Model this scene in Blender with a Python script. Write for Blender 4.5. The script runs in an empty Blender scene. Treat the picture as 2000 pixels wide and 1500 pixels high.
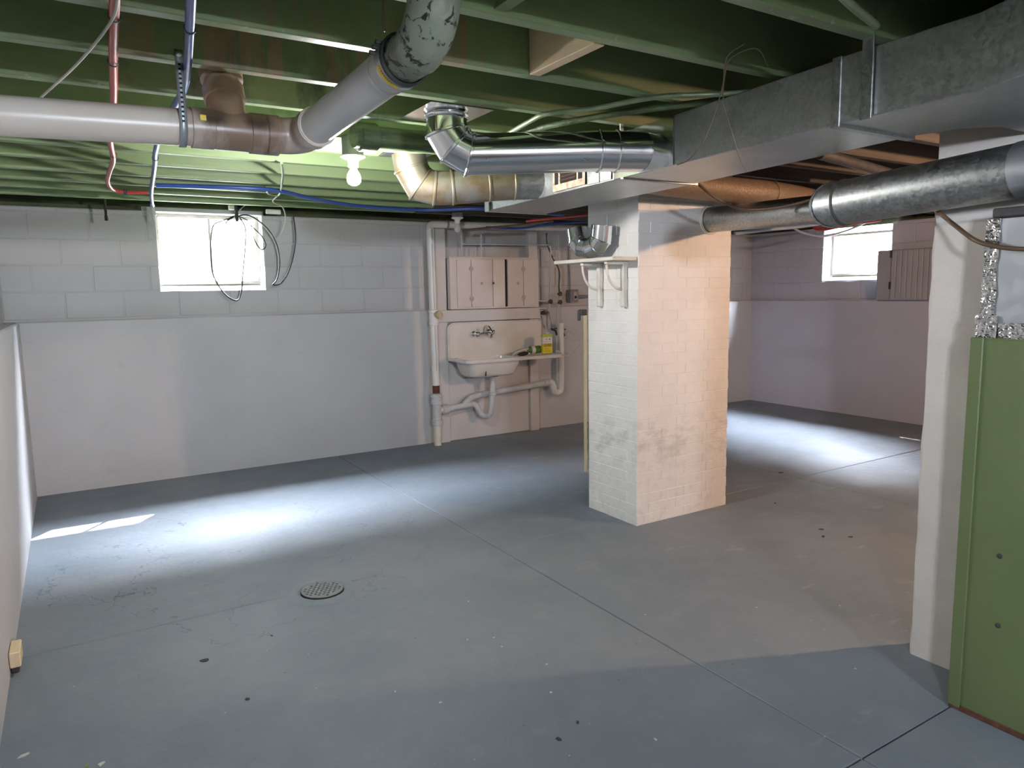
import bpy, bmesh, math, random
from mathutils import Vector, Matrix, noise as mnoise
random.seed(7)
PI = math.pi
sc = bpy.context.scene
COL = sc.collection

# ---------------------------------------------------------------- camera
cam = bpy.data.cameras.new('camera')
cam.lens = 25.2159
cam.sensor_width = 36
cam.clip_start = .02
camo = bpy.data.objects.new('camera', cam)
COL.objects.link(camo)
_R = ((0.850980,-0.524924,-0.016955),(0.081121,0.099476,0.991728),(-0.518895,-0.845316,0.127235))
camo.matrix_world = Matrix(((_R[0][0], _R[1][0], _R[2][0], 0), (_R[0][1], _R[1][1], _R[2][1], 0),
                            (_R[0][2], _R[1][2], _R[2][2], 1.5), (0, 0, 0, 1)))
sc.camera = camo

# ---------------------------------------------------------------- world, sun, exposure
SKY = 620.0
BULB = 1700.0
WARM = 4800.0
w = bpy.data.worlds.new('overcast_sky')
sc.world = w
w.use_nodes = True
w.node_tree.nodes['Background'].inputs[0].default_value = (.80, .865, 1.0, 1)
w.node_tree.nodes['Background'].inputs[1].default_value = SKY
sun = bpy.data.lights.new('sun', 'SUN')
sun.energy = 160
sun.angle = math.radians(.6)
suno = bpy.data.objects.new('sun', sun)
COL.objects.link(suno)
suno.rotation_euler = Vector((-.77, -1, -1.38)).to_track_quat('-Z', 'Y').to_euler()
sc.view_settings.view_transform = 'Standard'
sc.view_settings.look = 'None'
sc.view_settings.exposure = 0
sc.view_settings.gamma = 1
sc.cycles.max_bounces = 7
sc.cycles.glossy_bounces = 3
sc.cycles.transmission_bounces = 2
sc.cycles.caustics_reflective = False
sc.cycles.caustics_refractive = False
sc.cycles.adaptive_threshold = .05


def portal(loc, rot, sx, sy):
    l = bpy.data.lights.new('sky_portal', 'AREA')
    l.shape = 'RECTANGLE'
    l.size, l.size_y = sx, sy
    l.cycles.is_portal = True
    o = bpy.data.objects.new('sky_portal', l)
    COL.objects.link(o)
    o.location = loc
    o.rotation_euler = rot


# ---------------------------------------------------------------- materials
class NT:
    def __init__(s, name):
        s.m = bpy.data.materials.new(name)
        s.m.use_nodes = True
        s.t = s.m.node_tree
        s.b = s.t.nodes['Principled BSDF']
        s.pos = s.n('ShaderNodeNewGeometry').outputs['Position']

    def n(s, kind, **k):
        x = s.t.nodes.new(kind)
        for a, v in k.items():
            setattr(x, a, v)
        return x

    def link(s, a, b):
        s.t.links.new(a, b)

    def put(s, sock, v):
        if hasattr(v, 'is_output'):
            s.link(v, sock)
        else:
            sock.default_value = v

    def scaled(s, sx, sy, sz):
        x = s.n('ShaderNodeVectorMath', operation='MULTIPLY')
        s.link(s.pos, x.inputs[0])
        x.inputs[1].default_value = (sx, sy, sz)
        return x.outputs[0]

    def noise(s, scale, detail=4, rough=.6, vec=None, dist=0):
        x = s.n('ShaderNodeTexNoise')
        s.link(vec if vec is not None else s.pos, x.inputs['Vector'])
        x.inputs['Scale'].default_value = scale
        x.inputs['Detail'].default_value = detail
        x.inputs['Roughness'].default_value = rough
        x.inputs['Distortion'].default_value = dist
        return x.outputs[0]

    def voro(s, scale, feature='F1', out='Distance', vec=None):
        x = s.n('ShaderNodeTexVoronoi', feature=feature)
        s.link(vec if vec is not None else s.pos, x.inputs['Vector'])
        x.inputs['Scale'].default_value = scale
        return x.outputs[out]

    def ramp(s, fac, a, b, lo=0., hi=1.):
        x = s.n('ShaderNodeMapRange')
        x.clamp = True
        s.link(fac, x.inputs[0])
        for i, v in zip((1, 2, 3, 4), (a, b, lo, hi)):
            x.inputs[i].default_value = v
        return x.outputs[0]

    def math(s, op, a, b=0.):
        x = s.n('ShaderNodeMath', operation=op)
        s.put(x.inputs[0], a)
        s.put(x.inputs[1], b)
        return x.outputs[0]

    def mix(s, fac, a, b):
        x = s.n('ShaderNodeMix', data_type='RGBA')
        s.put(x.inputs[0], fac)
        for i, v in ((6, a), (7, b)):
            s.put(x.inputs[i], v if hasattr(v, 'is_output') else tuple(v[:3]) + (1,))
        return x.outputs[2]

    def axis(s, i):
        x = s.n('ShaderNodeSeparateXYZ')
        s.link(s.pos, x.inputs[0])
        return x.outputs[i]

    def dist(s, p):
        x = s.n('ShaderNodeVectorMath', operation='DISTANCE')
        s.link(s.pos, x.inputs[0])
        x.inputs[1].default_value = p
        return x.outputs['Value']

    def bump(s, h, strength=.3, d=.01, prev=None):
        x = s.n('ShaderNodeBump')
        x.inputs['Strength'].default_value = strength
        x.inputs['Distance'].default_value = d
        s.link(h, x.inputs['Height'])
        if prev is not None:
            s.link(prev, x.inputs['Normal'])
        s.link(x.outputs[0], s.b.inputs['Normal'])
        return x.outputs[0]

    def done(s, col, rough=.6, metal=0., spec=None):
        s.put(s.b.inputs['Base Color'], col if hasattr(col, 'is_output') else tuple(col[:3]) + (1,))
        s.put(s.b.inputs['Roughness'], rough)
        s.put(s.b.inputs['Metallic'], metal)
        if spec is not None:
            s.b.inputs['Specular IOR Level'].default_value = spec
        return s.m


M = {}


def simple(name, c1, c2=None, scale=6, rough=.6, metal=0., bump=0., bscale=40, vec=None, spec=None):
    t = NT(name)
    c2 = c2 or tuple(v * .82 for v in c1)
    f = t.ramp(t.noise(scale, 3, vec=t.scaled(*vec) if vec else None), .35, .68)
    if bump:
        t.bump(t.noise(bscale, 2, vec=t.scaled(*vec) if vec else None), bump, .01)
    M[name] = t.done(t.mix(f, c1, c2), rough, metal, spec)
    return M[name]


def make_materials():
    # whitewashed masonry
    t = NT('wall_paint')
    f = t.ramp(t.noise(1.3, 5), .35, .7)
    c = t.mix(f, (.535, .53, .535), (.48, .475, .48))
    sm = t.math('MULTIPLY', t.ramp(t.noise(7, 6, vec=t.scaled(1, 1, 2.2)), .62, .78), .35)
    c = t.mix(sm, c, (.36, .35, .34))
    t.bump(t.noise(9, 3), .25, .02)
    M['wall_paint'] = t.done(c, .7)
    t = NT('wall_sky_tint')  # bluish light from the far window is put into this wall's colour
    f = t.ramp(t.noise(1.1, 5), .35, .7)
    c = t.mix(f, (.56, .56, .645), (.50, .50, .58))
    t.bump(t.noise(10, 6), .25, .02)
    M['wall_sky_tint'] = t.done(c, .65)
    # painted chimney brick with its scuffed band
    t = NT('brick_paint')
    f = t.ramp(t.noise(4, 5), .35, .7)
    c = t.mix(f, (.83, .82, .79), (.76, .75, .72))
    z = t.axis(2)
    band = t.math('MULTIPLY', t.ramp(z, .30, .46), t.ramp(z, .72, .58))
    sm = t.math('MULTIPLY', band, t.ramp(t.noise(7, 6, vec=t.scaled(1, 1, 2)), .47, .66))
    c = t.mix(t.math('MULTIPLY', sm, .6), c, (.46, .45, .41))
    low = t.math('MULTIPLY', t.ramp(z, .5, .1), t.ramp(t.noise(16, 5), .55, .72))
    c = t.mix(t.math('MULTIPLY', low, .35), c, (.5, .49, .45))
    t.bump(t.noise(22, 3), .35, .012)
    M['brick_paint'] = t.done(c, .6)
    # floor paint
    t = NT('floor_paint')
    f = t.ramp(t.noise(.9, 6, .55), .36, .66)
    c = t.mix(f, (.172, .207, .242), (.232, .259, .292))
    f2 = t.ramp(t.noise(5, 6, .65), .5, .75)
    c = t.mix(t.math('MULTIPLY', f2, .35), c, (.27, .29, .30))
    wear = t.math('MULTIPLY', t.ramp(t.noise(3.2, 6, .7, vec=t.scaled(1, 2.2, 1)), .60, .76), t.ramp(t.axis(0), 1.4, 2.8))
    c = t.mix(t.math('MULTIPLY', wear, .7), c, (.42, .40, .37))
    wob = t.n('ShaderNodeVectorMath', operation='ADD')
    nz = t.n('ShaderNodeTexNoise')
    t.link(t.pos, nz.inputs['Vector'])
    nz.inputs['Scale'].default_value = 5
    nz.inputs['Detail'].default_value = 5
    mul = t.n('ShaderNodeVectorMath', operation='SCALE')
    t.link(nz.outputs['Color'], mul.inputs[0])
    mul.inputs['Scale'].default_value = .45
    t.link(t.pos, wob.inputs[0])
    t.link(mul.outputs[0], wob.inputs[1])
    edge = t.voro(2.1, 'DISTANCE_TO_EDGE', 'Distance', wob.outputs[0])
    part = t.math('MULTIPLY', t.ramp(t.noise(1.6, 3), .44, .56), t.ramp(t.dist((.75, 4.35, 0)), 1.5, .8))
    crack = t.math('MULTIPLY', t.ramp(edge, .008, .003), part)
    c = t.mix(t.math('MULTIPLY', crack, .65), c, (.06, .07, .08))
    spk = t.math('MULTIPLY', t.ramp(t.voro(9, 'F1', 'Distance'), .035, .02), .6)
    c = t.mix(spk, c, (.55, .55, .53))
    spk2 = t.math('MULTIPLY', t.ramp(t.voro(5.3, 'F1', 'Distance', t.scaled(1, 1.6, 1)), .04, .02), .6)
    c = t.mix(spk2, c, (.07, .075, .08))
    t.bump(t.noise(14, 4, .68), .35, .012)
    r = t.ramp(t.noise(2.3, 5), .3, .7, .48, .66)
    M['floor_paint'] = t.done(c, r, 0., .35)
    simple('joint', (.05, .055, .06), rough=.9)
    # green painted joists with bare streaks
    t = NT('joist_green')
    f = t.ramp(t.noise(2, 5, vec=t.scaled(.6, 1, 1)), .35, .7)
    c = t.mix(f, (.255, .350, .172), (.185, .262, .122))
    st = t.ramp(t.noise(7, 5, .6, vec=t.scaled(2.2, .2, .10)), .53, .59)
    near = t.math('MAXIMUM', t.ramp(t.dist((.62, 2.45, 2.3)), .52, .30), t.ramp(t.dist((1.15, 2.2, 2.3)), .22, .10))
    c = t.mix(t.math('MULTIPLY', st, near), c, (.36, .27, .17))
    dk = t.math('MULTIPLY', t.ramp(t.noise(5, 5, vec=t.scaled(1, .3, .5)), .50, .62), t.ramp(t.dist((.75, 2.95, 2.3)), .62, .3))
    c = t.mix(t.math('MULTIPLY', dk, .8), c, (.055, .055, .045))
    ch = t.math('MULTIPLY', t.ramp(t.noise(30, 6, .7), .60, .66), t.ramp(t.axis(2), 2.245, 2.234))
    c = t.mix(t.math('MULTIPLY', ch, .55), c, (.5, .52, .46))
    t.bump(t.noise(30, 3, vec=t.scaled(.2, 1, 1)), .25, .006)
    M['joist_green'] = t.done(c, .42)
    simple('joist_wood', (.075, .058, .042), (.04, .032, .024), 6, .7, bump=.3, bscale=20, vec=(.3, 3, 3))
    simple('subfloor', (.10, .12, .06), (.06, .07, .04), 3, .8)
    simple('pine', (.78, .62, .40), (.70, .54, .33), 9, .6, vec=(4, .6, 4))
    simple('green_pipe', (.14, .21, .09), (.05, .07, .04), 9, .5, bump=.5, bscale=30, vec=(.4, 1, 3))
    simple('furnace_green', (.125, .165, .066), (.105, .14, .054), 2, .45, bump=.12, bscale=60)
    simple('rust', (.14, .05, .025), (.06, .03, .02), 30, .9, bump=.4)
    # PVC
    t = NT('pvc')
    c = t.mix(t.ramp(t.noise(3, 5), .35, .7), (.70, .64, .565), (.63, .565, .49))
    d = t.ramp(t.math('ADD', t.dist((.555, 2.575, 2.10)), t.math('MULTIPLY', t.noise(18, 5, vec=t.scaled(1.6, 1, .35)), .16)), .33, .20)
    c = t.mix(t.math('MULTIPLY', d, .88), c, (.19, .11, .065))
    for q in ((.448, 2.527, 2.085), (.585, 2.527, 2.085), (.50, 2.575, 2.19)):
        dk = t.ramp(t.math('ADD', t.dist(q), t.math('MULTIPLY', t.noise(30, 5), .03)), .075, .045)
        c = t.mix(t.math('MULTIPLY', dk, .85), c, (.04, .03, .022))
    top = t.math('MULTIPLY', t.ramp(t.axis(2), 2.065, 2.095), t.ramp(t.axis(0), .75, .60))
    c = t.mix(t.math('MULTIPLY', top, .35), c, (.36, .24, .13))
    M['pvc'] = t.done(c, .32)
    simple('pvc_white', (.74, .74, .73), (.66, .66, .66), 4, .35)
    simple('pvc_grey', (.58, .60, .62), (.46, .48, .50), 10, .55, bump=.3, bscale=60)
    simple('cream_paint', (.74, .69, .63), (.66, .61, .56), 5, .55, bump=.12, bscale=60)
    simple('frame_paint', (.60, .585, .585), (.55, .535, .535), 3, .5, bump=.1, bscale=50)
    simple('pink_paint', (.66, .595, .58), (.61, .55, .535), 3, .5, bump=.1, bscale=50)
    simple('enamel', (.72, .70, .66), (.64, .61, .57), 3, .18)
    simple('smudge', (.34, .32, .32), (.5, .47, .46), 60, .7)
    # cast iron with peeling green paint
    t = NT('cast_iron')
    c = t.mix(t.ramp(t.noise(6, 5), .35, .7), (.27, .31, .24), (.19, .225, .165))
    pl = t.math('MULTIPLY', t.ramp(t.noise(26, 6, .55, dist=1.2), .56, .60), t.ramp(t.dist((.73, 1.64, 2.13)), .26, .12))
    c = t.mix(pl, c, (.018, .02, .018))
    b = t.bump(t.noise(26, 6, .55, dist=1.2), .5, .01)
    M['cast_iron'] = t.done(c, .38)
    # galvanised sheet
    def galv(name, c1, c2, rough, sc_=38, m=1.):
        t = NT(name)
        v = t.voro(sc_, 'F1', 'Color')
        g = t.n('ShaderNodeRGBToBW')
        t.link(v, g.inputs[0])
        f = g.outputs[0]
        c = t.mix(f, c1, c2)
        c = t.mix(t.math('MULTIPLY', t.ramp(t.noise(3, 5), .45, .75), .35), c, tuple(x * .6 for x in c1))
        r = t.ramp(f, .1, .9, rough, rough + .14)
        t.bump(t.noise(5, 3), .06, .02)
        M[name] = t.done(c, r, m)
    galv('galvanised', (.42, .44, .44), (.58, .60, .60), .34, 95)
    galv('galvanised_dull', (.29, .31, .31), (.48, .50, .49), .36, 95)
    galv('galvanised_plenum', (.55, .58, .61), (.58, .61, .64), .42, 30)
    simple('new_metal', (.86, .88, .90), (.80, .82, .84), 4, .13, 1.)
    simple('foil', (.86, .86, .86), (.78, .78, .78), 20, .16, 1., bump=.9, bscale=45)
    simple('tan_duct', (.29, .215, .15), (.21, .155, .105), 50, .5, .3, bump=.4, bscale=70, vec=(1, 2.5, 1))
    simple('old_duct', (.54, .53, .50), (.42, .31, .17), 9, .36, .9)
    simple('chrome', (.85, .85, .86), (.75, .75, .76), 5, .08, 1.)
    simple('steel_strap', (.40, .44, .47), (.34, .37, .40), 20, .45, .6)
    simple('dark_iron', (.075, .07, .065), (.04, .04, .04), 30, .6, .3)
    simple('grate_iron', (.24, .26, .27), (.19, .205, .215), 40, .6, .2)
    simple('hole_shade', (.015, .015, .015), rough=.9)  # near-black that stands in for shade inside openings
    simple('dark_plastic', (.02, .02, .022), rough=.45)
    simple('pex_red', (.46, .055, .05), (.42, .06, .05), 4, .3)
    simple('pex_blue', (.035, .085, .33), (.03, .075, .30), 4, .28)
    simple('pex_pale', (.46, .55, .66), (.40, .50, .62), 4, .3)
    simple('yellow', (.80, .56, .02), (.72, .50, .02), 8, .4)
    simple('box_yellow', (.72, .60, .02), (.66, .54, .02), 10, .45)
    simple('box_lime', (.50, .58, .10), (.46, .54, .08), 10, .45)
    simple('box_white', (.78, .76, .74), rough=.5)
    simple('box_ochre', (.42, .31, .02), rough=.5)
    simple('bottle_green', (.10, .26, .05), (.08, .2, .05), 20, .3)
    simple('cable_white', (.55, .53, .47), rough=.5)
    simple('cable_tan', (.24, .19, .13), rough=.5)
    simple('cable_black', (.012, .012, .013), rough=.5)
    simple('cable_brown', (.13, .075, .04), (.08, .05, .03), 6, .5)
    simple('armour', (.27, .34, .21), (.19, .26, .14), 14, .42, .3)
    simple('porcelain', (.80, .79, .76), (.75, .74, .70), 6, .25)
    simple('grey_box', (.24, .24, .25), (.18, .18, .19), 10, .5, .3)
    simple('bead_grey', (.40, .40, .43), (.36, .36, .39), 4, .55)
    simple('old_white', (.72, .69, .62), (.60, .56, .48), 12, .55, bump=.2, bscale=70)
    simple('strip_wood', (.55, .45, .28), (.42, .34, .2), 12, .6, vec=(3, 3, .4))
    simple('register_cream', (.70, .60, .47), (.40, .22, .11), 25, .5)
    simple('leaf', (.25, .36, .06), rough=.6)
    simple('paper_chip', (.66, .64, .60), rough=.7)
    simple('dark_chip', (.05, .05, .045), rough=.8)
    simple('earth', (.16, .17, .12), (.12, .13, .09), 1, .9)
    # window glass
    m = bpy.data.materials.new('window_glass')
    m.use_nodes = True
    t = m.node_tree
    for x in list(t.nodes):
        t.nodes.remove(x)
    o = t.nodes.new('ShaderNodeOutputMaterial')
    mx = t.nodes.new('ShaderNodeMixShader')
    tr = t.nodes.new('ShaderNodeBsdfTransparent')
    gl = t.nodes.new('ShaderNodeBsdfGlossy')
    gl.inputs['Roughness'].default_value = .05
    mx.inputs[0].default_value = .06
    t.links.new(tr.outputs[0], mx.inputs[1])
    t.links.new(gl.outputs[0], mx.inputs[2])
    t.links.new(mx.outputs[0], o.inputs[0])
    M['window_glass'] = m
    for nm, c, s in (('bulb_lit', (1.0, .965, .93), BULB), ('bulb_warm', (1.0, .61, .375), WARM)):
        t = NT(nm)
        t.b.inputs['Emission Color'].default_value = c + (1,)
        t.b.inputs['Emission Strength'].default_value = s
        M[nm] = t.done((.9, .9, .9), .3)
    simple('bulb_glass', (.74, .75, .77), rough=.25)


make_materials()


# ---------------------------------------------------------------- mesh helpers
class MB:
    def __init__(s):
        s.v, s.f = [], []

    def add(s, vs, fs):
        k = len(s.v)
        s.v += [tuple(v) for v in vs]
        s.f += [tuple(i + k for i in f) for f in fs]
        return s

    def box(s, a, b):
        x0, y0, z0 = a
        x1, y1, z1 = b
        return s.add([(x0, y0, z0), (x1, y0, z0), (x1, y1, z0), (x0, y1, z0), (x0, y0, z1), (x1, y0, z1), (x1, y1, z1), (x0, y1, z1)],
                     [(3, 2, 1, 0), (4, 5, 6, 7), (0, 1, 5, 4), (1, 2, 6, 5), (2, 3, 7, 6), (3, 0, 4, 7)])

    def prism(s, pts, d):
        """closed polygon pts extruded by vector d"""
        n = len(pts)
        d = Vector(d)
        s.add([Vector(p) for p in pts] + [Vector(p) + d for p in pts],
              [tuple(range(n))[::-1], tuple(range(n, 2 * n))] + [(i, (i + 1) % n, n + (i + 1) % n, n + i) for i in range(n)])
        return s

    def rings(s, rs, cap=True, closed=False):
        n = len(rs[0])
        vs = [p for r in rs for p in r]
        fs = []
        m = len(rs)
        for i in range(m if closed else m - 1):
            j = (i + 1) % m
            for k in range(n):
                fs.append((i * n + k, i * n + (k + 1) % n, j * n + (k + 1) % n, j * n + k))
        if cap and not closed:
            fs.append(tuple(range(n))[::-1])
            fs.append(tuple(range((m - 1) * n, m * n)))
        return s.add(vs, fs)

    def tube(s, path, r, seg=12, cap=True):
        return s.rings(tube_rings(path, r, seg), cap)

    def lathe(s, c, axis, prof, seg=20, cap=True):
        """prof: list of (radius, distance along axis)"""
        c, axis = Vector(c), Vector(axis).normalized()
        a = axis.orthogonal().normalized()
        b = axis.cross(a)
        rs = [[c + axis * h + (a * math.cos(2 * PI * k / seg) + b * math.sin(2 * PI * k / seg)) * max(r, .0002) for k in range(seg)] for r, h in prof]
        return s.rings(rs, cap)

    def build(s, name, mat, parent=None, smooth=35, bevel=0, bseg=1):
        me = bpy.data.meshes.new(name)
        me.from_pydata(s.v, [], s.f)
        bm = bmesh.new()
        bm.from_mesh(me)
        bmesh.ops.recalc_face_normals(bm, faces=bm.faces)
        if bevel:
            bmesh.ops.bevel(bm, geom=[e for e in bm.edges if e.calc_face_angle(0) > .5], offset=bevel, segments=bseg, affect='EDGES', clamp_overlap=True)
        bm.to_mesh(me)
        bm.free()
        if smooth:
            for p in me.polygons:
                p.use_smooth = True
            me.set_sharp_from_angle(angle=math.radians(smooth))
        me.materials.append(M[mat])
        return link(name, me, parent)


def link(name, me, parent=None):
    o = bpy.data.objects.new(name, me)
    COL.objects.link(o)
    if parent is not None:
        o.parent = parent
        o.matrix_parent_inverse = parent.matrix_basis.inverted()
    return o


def tube_rings(path, r, seg):
    P = [Vector(p) for p in path]
    n = len(P)
    D = []
    for i in range(n):
        a = (P[i] - P[i - 1]).normalized() if i else None
        b = (P[i + 1] - P[i]).normalized() if i < n - 1 else None
        D.append((a, b))
    d = D[0][1]
    u = d.orthogonal().normalized()
    out = []
    for i in range(n):
        a, b = D[i]
        rad = r[i] if isinstance(r, (list, tuple)) else r
        if a is None:
            pl = b
            base = b
        elif b is None:
            pl = a
            base = a
        else:
            pl = (a + b).normalized()
            base = a
        u = (u - base * u.dot(base)).normalized()
        w_ = base.cross(u)
        ring = []
        for k in range(seg):
            t = 2 * PI * k / seg
            q = u * math.cos(t) * rad + w_ * math.sin(t) * rad
            q = q - base * (q.dot(pl) / max(base.dot(pl), .3))
            ring.append(P[i] + q)
        out.append(ring)
        if b is not None and a is not None:
            q = a.rotation_difference(b)
            u = q @ u
    return out


def fillet(pts, rad, n=6):
    P = [Vector(p) for p in pts]
    out = [P[0]]
    for i in range(1, len(P) - 1):
        a, b = (P[i - 1] - P[i]), (P[i + 1] - P[i])
        la, lb = a.length, b.length
        a.normalize()
        b.normalize()
        ang = a.angle(b)
        if ang > PI - .02:
            out.append(P[i])
            continue
        t = min(rad / math.tan(ang / 2), la * .49, lb * .49)
        rr = t * math.tan(ang / 2)
        c = P[i] + (a + b).normalized() * (rr / math.sin(ang / 2))
        s0, s1 = P[i] + a * t - c, P[i] + b * t - c
        for k in range(n + 1):
            out.append(c + s0.normalized().slerp(s1.normalized(), k / n).normalized() * rr)
    out.append(P[-1])
    return out


def spline(pts, n=8):
    P = [Vector(p) for p in pts]
    P = [P[0] * 2 - P[1]] + P + [P[-1] * 2 - P[-2]]
    out = []
    for i in range(1, len(P) - 2):
        for k in range(n):
            t = k / n
            a, b, c, d = P[i - 1], P[i], P[i + 1], P[i + 2]
            out.append(.5 * ((2 * b) + (c - a) * t + (2 * a - 5 * b + 4 * c - d) * t * t + (3 * b - a - 3 * c + d) * t ** 3))
    out.append(P[-2])
    return out


def rrect(x0, x1, y0, y1, z, r, n=5):
    out = []
    for cx, cy, a0 in ((x1 - r, y1 - r, 0), (x0 + r, y1 - r, 90), (x0 + r, y0 + r, 180), (x1 - r, y0 + r, 270)):
        for k in range(n + 1):
            a = math.radians(a0 + 90 * k / n)
            out.append(Vector((cx + r * math.cos(a), cy + r * math.sin(a), z)))
    return out


def thing(name, label, cat, loc=(0, 0, 0), group=None):
    o = bpy.data.objects.new(name, None)
    COL.objects.link(o)
    o.location = loc
    o.empty_display_size = .1
    return tag(o, label, cat, group)


def tag(o, label, cat, group=None):
    o['label'] = label
    o['category'] = cat
    if group:
        o['group'] = group
    return o


def struct(o):
    o['kind'] = 'structure'
    return o


def struct_empty(name, loc=(0, 0, 0)):
    o = bpy.data.objects.new(name, None)
    COL.objects.link(o)
    o.location = loc
    return struct(o)


# ---------------------------------------------------------------- the room
XL, XR, YB, YF = -.315, 7.746, 6.4935, -2.6     # lower wall faces
LEDGE, TOP, ZJ = 1.336, 2.20, 2.23
UL, UR, UB = XL - .1, XR + .1, YB + .1          # upper (block) wall faces
OUT = .42

# floor: slab panels with open joints between them
floor = struct(MB().box((XL - .3, YF - .2, -.12), (XR + .3, YB + .3, -.014)).build('floor', 'joint', smooth=0))
jx = [XL - .2, 2.05, 4.82, XR + .2]
jy = [YF - .1, 1.235, 3.545, YB + .2]
for i in range(3):
    for j in range(3):
        g = .003
        mb = MB().box((jx[i] + g, jy[j] + g, -.014), (jx[i + 1] - g, jy[j + 1] - g, 0))
        mb.build('slab', 'floor_paint', floor, smooth=0, bevel=.003)

# lower poured walls and upper block walls
wb = struct_empty('wall_back', (3.7, YB, 0))
MB().box((XL - .3, YB, -.1), (XR + .4, YB + OUT, LEDGE)).build('poured_wall', 'wall_paint', wb, bevel=.008)
W1 = (.672, 1.504, 1.56, 2.20)
Yo = YB + OUT
cb = MB()
cb.box((XL - .3, UB + .004, LEDGE), (W1[0] - .006, Yo, TOP)).box((W1[1] + .006, UB + .004, LEDGE), (XR + .4, Yo, TOP)).box((W1[0] - .006, UB + .004, LEDGE), (W1[1] + .006, Yo, W1[2] - .004))
cb.build('mortar_core', 'wall_paint', wb, smooth=0)


def block_mesh(w_, h, d, name):
    me = MB().box((0, 0, 0), (w_, d, h)).build(name, 'wall_paint', None, smooth=40, bevel=.005)
    m = me.data
    bpy.data.objects.remove(me)
    return m


courses = [LEDGE + .012, 1.56, 1.762, 1.964, 2.166, TOP]
bcache = {}


def blocks(parent, u0, u1, hole, place, mat='wall_paint'):
    for c in range(5):
        z0, z1 = courses[c], courses[c + 1]
        u = u0 - (.2 if c % 2 else 0)
        while u < u1 - .03:
            a, b = max(u, u0), min(u + .404, u1)
            u += .404
            segs = [(a, b)]
            if hole and z0 >= hole[2] - .02:
                segs = []
                if a < hole[0]:
                    segs.append((a, min(b, hole[0])))
                if b > hole[1]:
                    segs.append((max(a, hole[1]), b))
            for p, q in segs:
                if q - p < .02:
                    continue
                key = (round(q - p, 3), round(z1 - z0, 3), mat)
                if key not in bcache:
                    m = block_mesh(q - p - .006, z1 - z0 - .006, .05, 'block')
                    m.materials[0] = M[mat]
                    bcache[key] = m
                o = link('block', bcache[key], None)
                o.matrix_world = place(p + .003, z0 + .003)
                o.parent = parent
                o.matrix_parent_inverse = parent.matrix_basis.inverted()


blocks(wb, UL, XR + .1, W1, lambda u, z: Matrix.Translation((u, UB + random.uniform(-.0015, .0015), z)))

wr = struct_empty('wall_right', (XR, 3, 0))
W2 = (4.68, 5.52, 1.575, 2.13)
MB().box((XR, YF - .4, -.1), (XR + OUT, YB + .02, LEDGE)).build('poured_wall', 'wall_sky_tint', wr, bevel=.008)
cb = MB()
cb.box((UR + .004, YF - .4, LEDGE), (XR + OUT, W2[0] - .006, TOP)).box((UR + .004, W2[1] + .006, LEDGE), (XR + OUT, UB + .05, TOP)).box((UR + .004, W2[0] - .006, LEDGE), (XR + OUT, W2[1] + .006, W2[2] - .004))
cb.build('mortar_core', 'wall_sky_tint', wr, smooth=0)
blocks(wr, 3.0, UB, W2, lambda u, z: Matrix.Translation((UR + .05 + random.uniform(-.001, .001), u, z)) @ Matrix.Rotation(PI / 2, 4, 'Z'), 'wall_sky_tint')

wl = struct_empty('wall_left', (XL, 3, 0))
MB().box((XL - OUT, YF - .4, -.1), (XL, YB + .02, LEDGE)).build('poured_wall', 'wall_paint', wl, bevel=.012)
W3 = (-1.45, -.95, 1.68, 2.08)
MB().box((XL - OUT, W3[1], LEDGE), (UL, UB + .05, TOP)).build('block_course', 'wall_paint', wl, smooth=0)
MB().box((XL - OUT, YF - .4, LEDGE), (UL, W3[0], TOP)).build('block_course', 'wall_paint', wl, smooth=0)
MB().box((XL - OUT, W3[0], LEDGE), (UL, W3[1], W3[2] - .004)).box((XL - OUT, W3[0], W3[3]), (UL, W3[1], TOP)).build('block_course', 'wall_paint', wl, smooth=0)

wf = struct_empty('wall_front', (3.7, YF, 0))
W4 = (.40, .95, 1.78, 2.10)
m_ = MB().box((XL - .3, YF - .35, -.1), (W4[0], YF, TOP)).box((W4[1], YF - .35, -.1), (XR + .4, YF, TOP))
m_.box((W4[0], YF - .35, -.1), (W4[1], YF, W4[2] - .003)).box((W4[0], YF - .35, W4[3]), (W4[1], YF, TOP))
m_.build('poured_wall', 'wall_paint', wf, smooth=0)

# ceiling: subfloor, rim boards, joists
ceil = struct(MB().box((XL - .5, YF - .4, 2.47), (XR + .6, YB + .6, 2.52)).build('ceiling', 'subfloor', smooth=0))
for a, b in (((XL - .42, YB + .30, TOP), (XR + .5, YB + .36, 2.47)), ((XR + .30, YF - .3, TOP), (XR + .36, YB + .3, 2.47)),
             ((XL - .42, YF - .3, TOP), (XL - .36, YB + .3, 2.47)), ((XL - .42, YF - .36, TOP), (XR + .5, YF - .3, 2.47))):
    MB().box(a, b).build('rim_board', 'subfloor', ceil, smooth=0)
MB().box((XL - .3, UB + .02, TOP), (W1[0] - .02, Yo - .06, TOP + .03)).box((W1[1] + .02, UB + .02, TOP), (XR + .3, Yo - .06, TOP + .03)).build('sill_plate', 'subfloor', ceil, smooth=0)
MB().box((W1[0] - .1, UB - .005, TOP), (W1[1] + .02, Yo, TOP + .035)).build('window_head', 'bead_grey', ceil, smooth=0, bevel=.003)
JY = [2.15 + .40 * k for k in range(-11, 11)]
jm = {}
cy0_, cy1_ = 3.40, 3.89
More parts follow.
